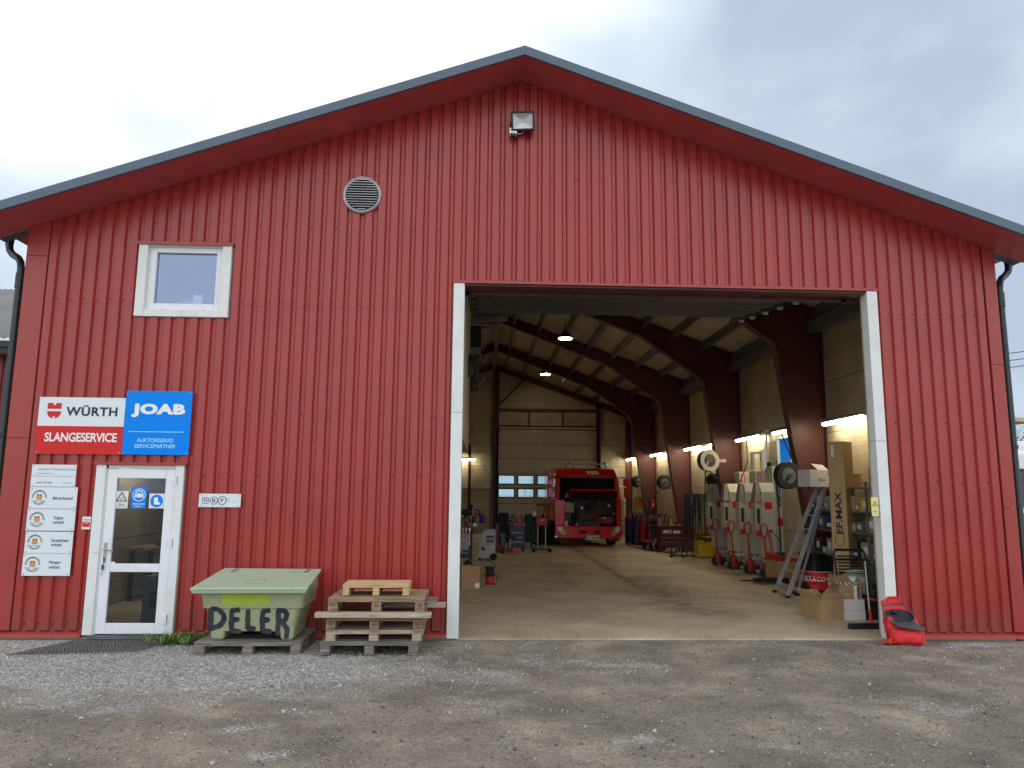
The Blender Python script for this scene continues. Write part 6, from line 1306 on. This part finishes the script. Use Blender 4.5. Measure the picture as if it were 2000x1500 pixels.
tyre('left one of the two big tyres leaning beside the truck',xx(1053,16.6),16.7,R(16),R(-50)); tyre('right one of the two big tyres, nearest the truck',xx(1072,16.9),16.9,R(18),R(-52))
t=thing('engine_hoist','folded dark red engine hoist behind the white service machine','hoist',(xx(972,13.6),13.6,0)); q=MB(); q.box((-.05,-.05,.1),(.05,.05,.85)); q.box((-.2,-.3,.06),(-.12,.3,.14)); q.box((.12,-.3,.06),(.2,.3,.14)); q.box((-.2,.2,.06),(.2,.3,.14)); q.build('frame',mat('hoist_red',(.22,.012,.012),.4),t); q=MB(); q.cyl((.1,-.1,.2),(.02,0,.7),.04); q.build('ram',BLK,t)
for x in (-.16,.16): q=MB(); q.cyl((x-.02,-.3,.05),(x+.02,-.3,.05),.05,n=12); q.build('caster',RUB,t)
t=thing('grey_ash_bin','dark grey round bin on wheels beside the engine hoist','bin',(xx(978,14.3),14.3,0)); q=MB(); q.lathe([(.12,.03),(.16,.06),(.17,.5),(.18,.52),(.14,.52)],(0,0,0)); q.build('tub',TIRED,t,smooth=True); q=MB(); q.cyl((-.1,-.1,.03),(-.1,-.06,.03),.03,n=10); q.build('caster',RUB,t)
# air duct and heaters up in the left
DUCT=mat('duct_grey',(.20,.20,.20),.45,metal=.4)
t=thing('flexible_duct','ribbed grey ventilation duct hanging under the raised door, upper left','duct',(0,0,0)); a=P(912,622,6.2);b_=P(990,616,6.2); q=MB(); n_=34; q.tube([a.lerp(b_,k/n_) for k in range(n_+1)],[.135 if k%2 else .115 for k in range(n_+1)],14); q.build('ribbed_hose',DUCT,t); q=MB(); q.cyl(a+Vector((0,0,-.14)),a+Vector((.5,0,-.14)),.012,n=6); q.cyl(a.lerp(b_,.5)-Vector((0,0,.16)),a.lerp(b_,.5)+Vector((0,0,.9)),.01,n=6); q.build('hanger',STEEL,t)
a=P(928,690,8.2); t=thing('air_heater','stacked warm air heater with angled outlet louvres, high on the left','heater',(a.x,8.2,0))
zt,z0=P(928,640,8.2).z,P(928,690,8.2).z; q=MB(); q.box((-.17,-.15,z0+.14),(.14,.25,zt)); q.build('upper_box',mat('heater_dark',(.03,.03,.045),.5),t,bevel=.01); q=MB(); q.box((-.15,-.17,z0-.05),(.14,.2,z0+.12)); q.build('plenum',TIRED,t)
zl=P(938,765,8.2).z; q=MB(); q.cyl((0,0,zl),(.0,0,z0-.05),.10,n=18); q.build('down_duct',mat('duct_brown',(.13,.10,.08),.5,metal=.2),t,smooth=True)
for (dx,z,dr) in ((.17,z0-.12,1),(-.02,z0-.12,-.4),(.14,z0-.62,1),(-.02,z0-.60,.2),(.16,zl-.02,1),(-.12,zl+.15,-1)):
    q=MB(); q.M=Matrix.Translation((dx,-.05,z))@Matrix.Rotation(R(28*dr),4,'Y')
    for b0,b1 in (((-.075,-.09,-.08),(-.065,.09,.06)),((.065,-.09,-.08),(.075,.09,.06)),((-.065,.08,-.08),(.065,.09,.06)),((-.065,-.09,.05),(.065,.08,.06))): q.box(b0,b1)
    q.hexa([(-.065,-.085,-.02),(.065,-.085,-.02),(.065,-.08,-.02),(-.065,-.08,-.02)],[(-.065,-.0,.05),(.065,.0,.05),(.065,.005,.05),(-.065,.005,.05)])
    q.build('outlet_louvre',mat('louvre_pale',(.42,.38,.32),.4,metal=.3),t)
a=P(909,712,3.2); t=thing('hanging_coat','small dark bag hanging on the upstairs office wall','bag',(-.235,a.y,a.z)); q=MB(); q.lathe([(.02,-.22),(.06,-.15),(.07,0),(.05,.12),(.02,.18)],(0,0,0),n=12); q.build('bag_body',BLK,t,smooth=True); q=MB(); q.tube([(0,0,-.2),(.02,-.02,-.42)],.005,5); q.build('cord',BLK,t)
# things behind the entrance door
t=thing('electric_cabinet','grey metal cabinet seen through the lower glass of the entrance door','cabinet',(-4.30,1.1,0)); q=MB(); q.box((-.20,-.15,0),(.20,.15,.62)); q.build('case',mat('cabinet_grey_green',(.20,.23,.22),.5),t,bevel=.008); 
for k in range(7): q=MB(); q.box((-.10,-.156,.22+k*.03),(.10,-.151,.235+k*.03)); q.build('vent_slot',BLK,t)
t=thing('green_machine','green machine housing seen through the upper glass of the entrance door','machine',(-5.1,4.6,1.0)); q=MB(); q.hexa([(-.2,-.1,0),(.2,-.1,0),(.2,.3,0),(-.2,.3,0)],[(-.4,-.1,.9),(.45,-.1,.9),(.45,.3,.9),(-.4,.3,.9)]); q.build('housing',mat('machine_green',(.02,.16,.07),.45),t,bevel=.02); q=MB(); q.cyl((0,0,-1.0),(0,0,0),.1); q.build('pedestal',DARK,t)
t=thing('work_table','cluttered table seen dimly through the entrance door','table',(-4.6,3.4,0)); q=MB(); q.box((-1.1,-.4,.80),(1.1,.4,.85)); q.build('table_top',WOODB,t)
for sx_ in (-1,1):
    for sy_ in (-1,1): q=MB(); q.box((sx_*1.02-.03,sy_*.34-.03,0),(sx_*1.02+.03,sy_*.34+.03,.8)); q.build('leg',DARK,t)
tools(-4.6,3.4,.852,1.9,.6,34,'bottles and tools on the table behind the entrance door')
carton('brown_carton','pale carton behind the lower glass of the entrance door',-4.42,1.7,.62,.14,.14,.28,WOODP if False else CARDL,0,tape=False)
carton('brown_carton','stacked carton carrying the pale carton behind the lower door glass',-4.42,1.7,0,.3,.3,.61,CARD,0,tape=False)
# rear side door
t=MB(); t.box((5.98,YB-.05,0),(6.36,YB-.005,2.1)); o=t.build('rear_side_door',mat('cream_door',(.42,.38,.26),.5),B,bevel=.004); q=MB(); 
for b0,b1 in (((5.92,YB-.07,0),(5.98,YB-.001,2.17)),((6.36,YB-.07,0),(6.42,YB-.001,2.17)),((5.98,YB-.07,2.1),(6.36,YB-.001,2.17))): q.box(b0,b1)
q.build('rear_door_frame',WHT,B)
# ---------------------------------------------------------------- neighbours left and right
NB=thing('neighbour_building','lower dark red shed with a grey corrugated roof, left behind the hall','building',(0,0,0))
e1=P(0,662,6.0); e0=P(34,671,6.0); NRX=-7.6
CORR=mat('corrugated_grey',(.055,.06,.07),.55,dirt=(.12,.12,.12),ds=1); RED2=mat('neighbour_red',(.16,.022,.024),.5)
ez=e1.z-.02; rz_=P(0,566,11.5).z
q=MB(); N_=170
for k in range(N_):
    x=NRX-.15*k; 
    for (xa,za,xb,zb_) in ((x,0,x-.05,.03),(x-.05,.03,x-.10,.03),(x-.10,.03,x-.15,0)): q.quad((xa,5.9,ez+za),(xb,5.9,ez+zb_),(xb,11.5,rz_+zb_),(xa,11.5,rz_+za))
q.build('roof',CORR,NB)
q=MB(); q.box((-33,5.95,ez-.28),(NRX,6.0,ez-.02)); q.box((-33,5.9,ez-.16),(NRX,5.95,ez-.05)); q.build('eave_board',mat('eave_dark',(.02,.015,.02),.5),NB)
q=MB()
for k in range(120):
    x=NRX-.15-.21*k; q.quad((x,6.3,0),(x-.13,6.3,0),(x-.13,6.3,ez-.1),(x,6.3,ez-.1)); q.quad((x-.13,6.3,0),(x-.145,6.33,0),(x-.145,6.33,ez-.1),(x-.13,6.3,ez-.1)); q.quad((x-.145,6.33,0),(x-.195,6.33,0),(x-.195,6.33,ez-.1),(x-.145,6.33,ez-.1)); q.quad((x-.195,6.33,0),(x-.21,6.3,0),(x-.21,6.3,ez-.1),(x-.195,6.33,ez-.1))
q.box((-33,6.34,0),(NRX-.15,16,ez-.1)); q.build('wall',RED2,NB)
q=MB(); q.box((-33,5.98,ez-.30),(NRX-.1,6.3,ez-.28)); q.build('eave_soffit',RED2,NB)
# lorry on the right
x0=P(1976,960,8.0).x; t=thing('white_lorry','white lorry cab with a black mirror, parked beyond the right wall','lorry',(x0+.95,8.0,0)); LW=mat('lorry_white',(.72,.75,.78),.3,coat=.4)
q=MB(); q.hexa([(-1.15,0,.75),(1.25,0,.75),(1.25,2.0,.75),(-1.15,2.0,.75)],[(-1.10,.12,2.9),(1.2,.12,2.9),(1.2,2.0,3.0),(-1.10,2.0,3.0)]); q.build('cab',LW,t,bevel=.1,smooth=True)
q=MB(); q.hexa([(-1.0,-.01,1.55),(1.1,-.01,1.55),(1.1,.05,1.55),(-1.0,.05,1.55)],[(-.98,.05,2.35),(1.08,.05,2.35),(1.08,.12,2.35),(-.98,.12,2.35)]); q.build('windscreen',GLB,t)
q=MB(); q.box((-1.18,-.12,.35),(1.28,.15,.78)); q.build('bumper',LW,t,bevel=.05); q=MB(); q.box((-.8,-.03,.85),(.9,-.005,1.4)); q.build('grille',BLKP,t)
q=MB(); q.box((-1.12,-.04,2.38),(1.22,.2,2.46)); q.build('sun_visor',BLKP,t)
q=MB(); q.box((-1.32,-.2,1.55),(-1.15,-.05,2.1)); mr=q.build('mirror',BLKP,t,bevel=.03); q=MB(); q.box((-1.30,-.206,1.6),(-1.17,-.201,2.05)); q.build('mirror_shell',LW,mr)
for s in (-1,1): q=MB(); q.cyl((.05+s*1.05-.14,.9,.5),(.05+s*1.05+.14,.9,.5),.5,n=24); q.build('wheel',RUB,t,bevel=.03); q=MB(); q.box((.05+s*.95-.15,-.13,.45),(.05+s*.95+.15,-.121,.62)); q.build('headlight',CHROME,t)
q=MB(); q.box((-1.15,2.2,1.1),(1.25,9,3.3)); q.build('box_body',LW,t,bevel=.02); q=MB(); q.box((-.9,2.0,.7),(1.0,9,.95)); q.build('chassis',DARK,t)
x1=P(1972,820,16.0).x; z1=P(1990,822,16).z; NB2=thing('timber_shed','shed with a pale timber roof edge far right beyond the downpipe','shed',(x1,16,0))
q=MB(); q.hexa([(-.2,0,z1+.28),(12,0,z1-3.2),(12,8,z1-3.2),(-.2,8,z1+.28)],[(-.2,0,z1+.42),(12,0,z1-3.06),(12,8,z1-3.06),(-.2,8,z1+.42)]) if False else q.box((-1.6,0,z1-.02),(1.1,7,z1+.12)); q.build('roof',mat('timber_edge',(.50,.40,.24),.7),NB2)
q=MB(); q.box((-3,.5,0),(.3,6.5,z1-.02)); q.build('wall',mat('shed_dark',(.05,.055,.065),.6),NB2)
for k,(pa,pb) in enumerate((((1956,692),(2003,686)),((1958,706),(2003,700)),((1959,719),(2003,714)))):
    a=P(pa[0],pa[1],30);b_=P(pb[0],pb[1],30); d_=(b_-a).normalized(); q=MB(); q.tube([a-d_*3,a,b_,b_+d_*25],.022,5); o=q.build('power_line',BLK); tag(o,('highest','middle','lowest')[k]+' of the three thin overhead wires right of the hall','wire','overhead wires')
def tree(x,y,h,cr,seed,label):
    r_=random.Random(seed); t=thing('tree',label,'tree',(x,y,0),group='trees far behind on the right'); q=MB()
    q.tube([(0,0,0),(.1,0,h*.3),(-.05,.1,h*.6),(.1,0,h*.9)],[.22,.16,.10,.03],8)
    tips=[]
    for k in range(16):
        z=h*r_.uniform(.3,.85); an=r_.uniform(0,6.28); l_=cr*r_.uniform(.5,1)*(1.1-z/h*.6); p1=Vector((math.cos(an)*l_,math.sin(an)*l_,z+l_*.5)); q.tube([(0,0,z),p1*.5+Vector((0,0,z*.5)),p1],[.07,.05,.015],5); tips+= [p1,p1*.65+Vector((0,0,z*.35))]
    q.build('trunk',mat('bark',(.10,.075,.05),.9),t)
    q=MB(); tips.append(Vector((0,0,h)))
    for tp in tips:
        for k in range(110):
            c0=tp+Vector((r_.gauss(0,cr*.22),r_.gauss(0,cr*.22),r_.gauss(0,cr*.2))); a_=Vector((r_.gauss(0,1),r_.gauss(0,1),r_.gauss(0,1))).normalized(); b0=a_.orthogonal().normalized(); s_=r_.uniform(.06,.13); q.m=r_.choice((0,0,1))
            q.face([q.vert(c0+a_*s_),q.vert(c0+b0*s_*.6),q.vert(c0-a_*s_),q.vert(c0-b0*s_*.6)])
    q.build('crown',[LEAF,mat('leaf_dark',(.035,.07,.025),.7,var=.3,vs=4)],t)
for px_,y,h,cr,sd,lab in ((1984,38,5.2,1.5,5,'small tree just right of the downpipe, above the lorry'),(2010,44,6.2,2.2,6,'bushier tree at the right edge behind the lorry'),(1960,50,4.6,2.0,8,'low tree mostly hidden by the hall corner')): tree(P(px_,960,y).x,y,h,cr,sd,lab)
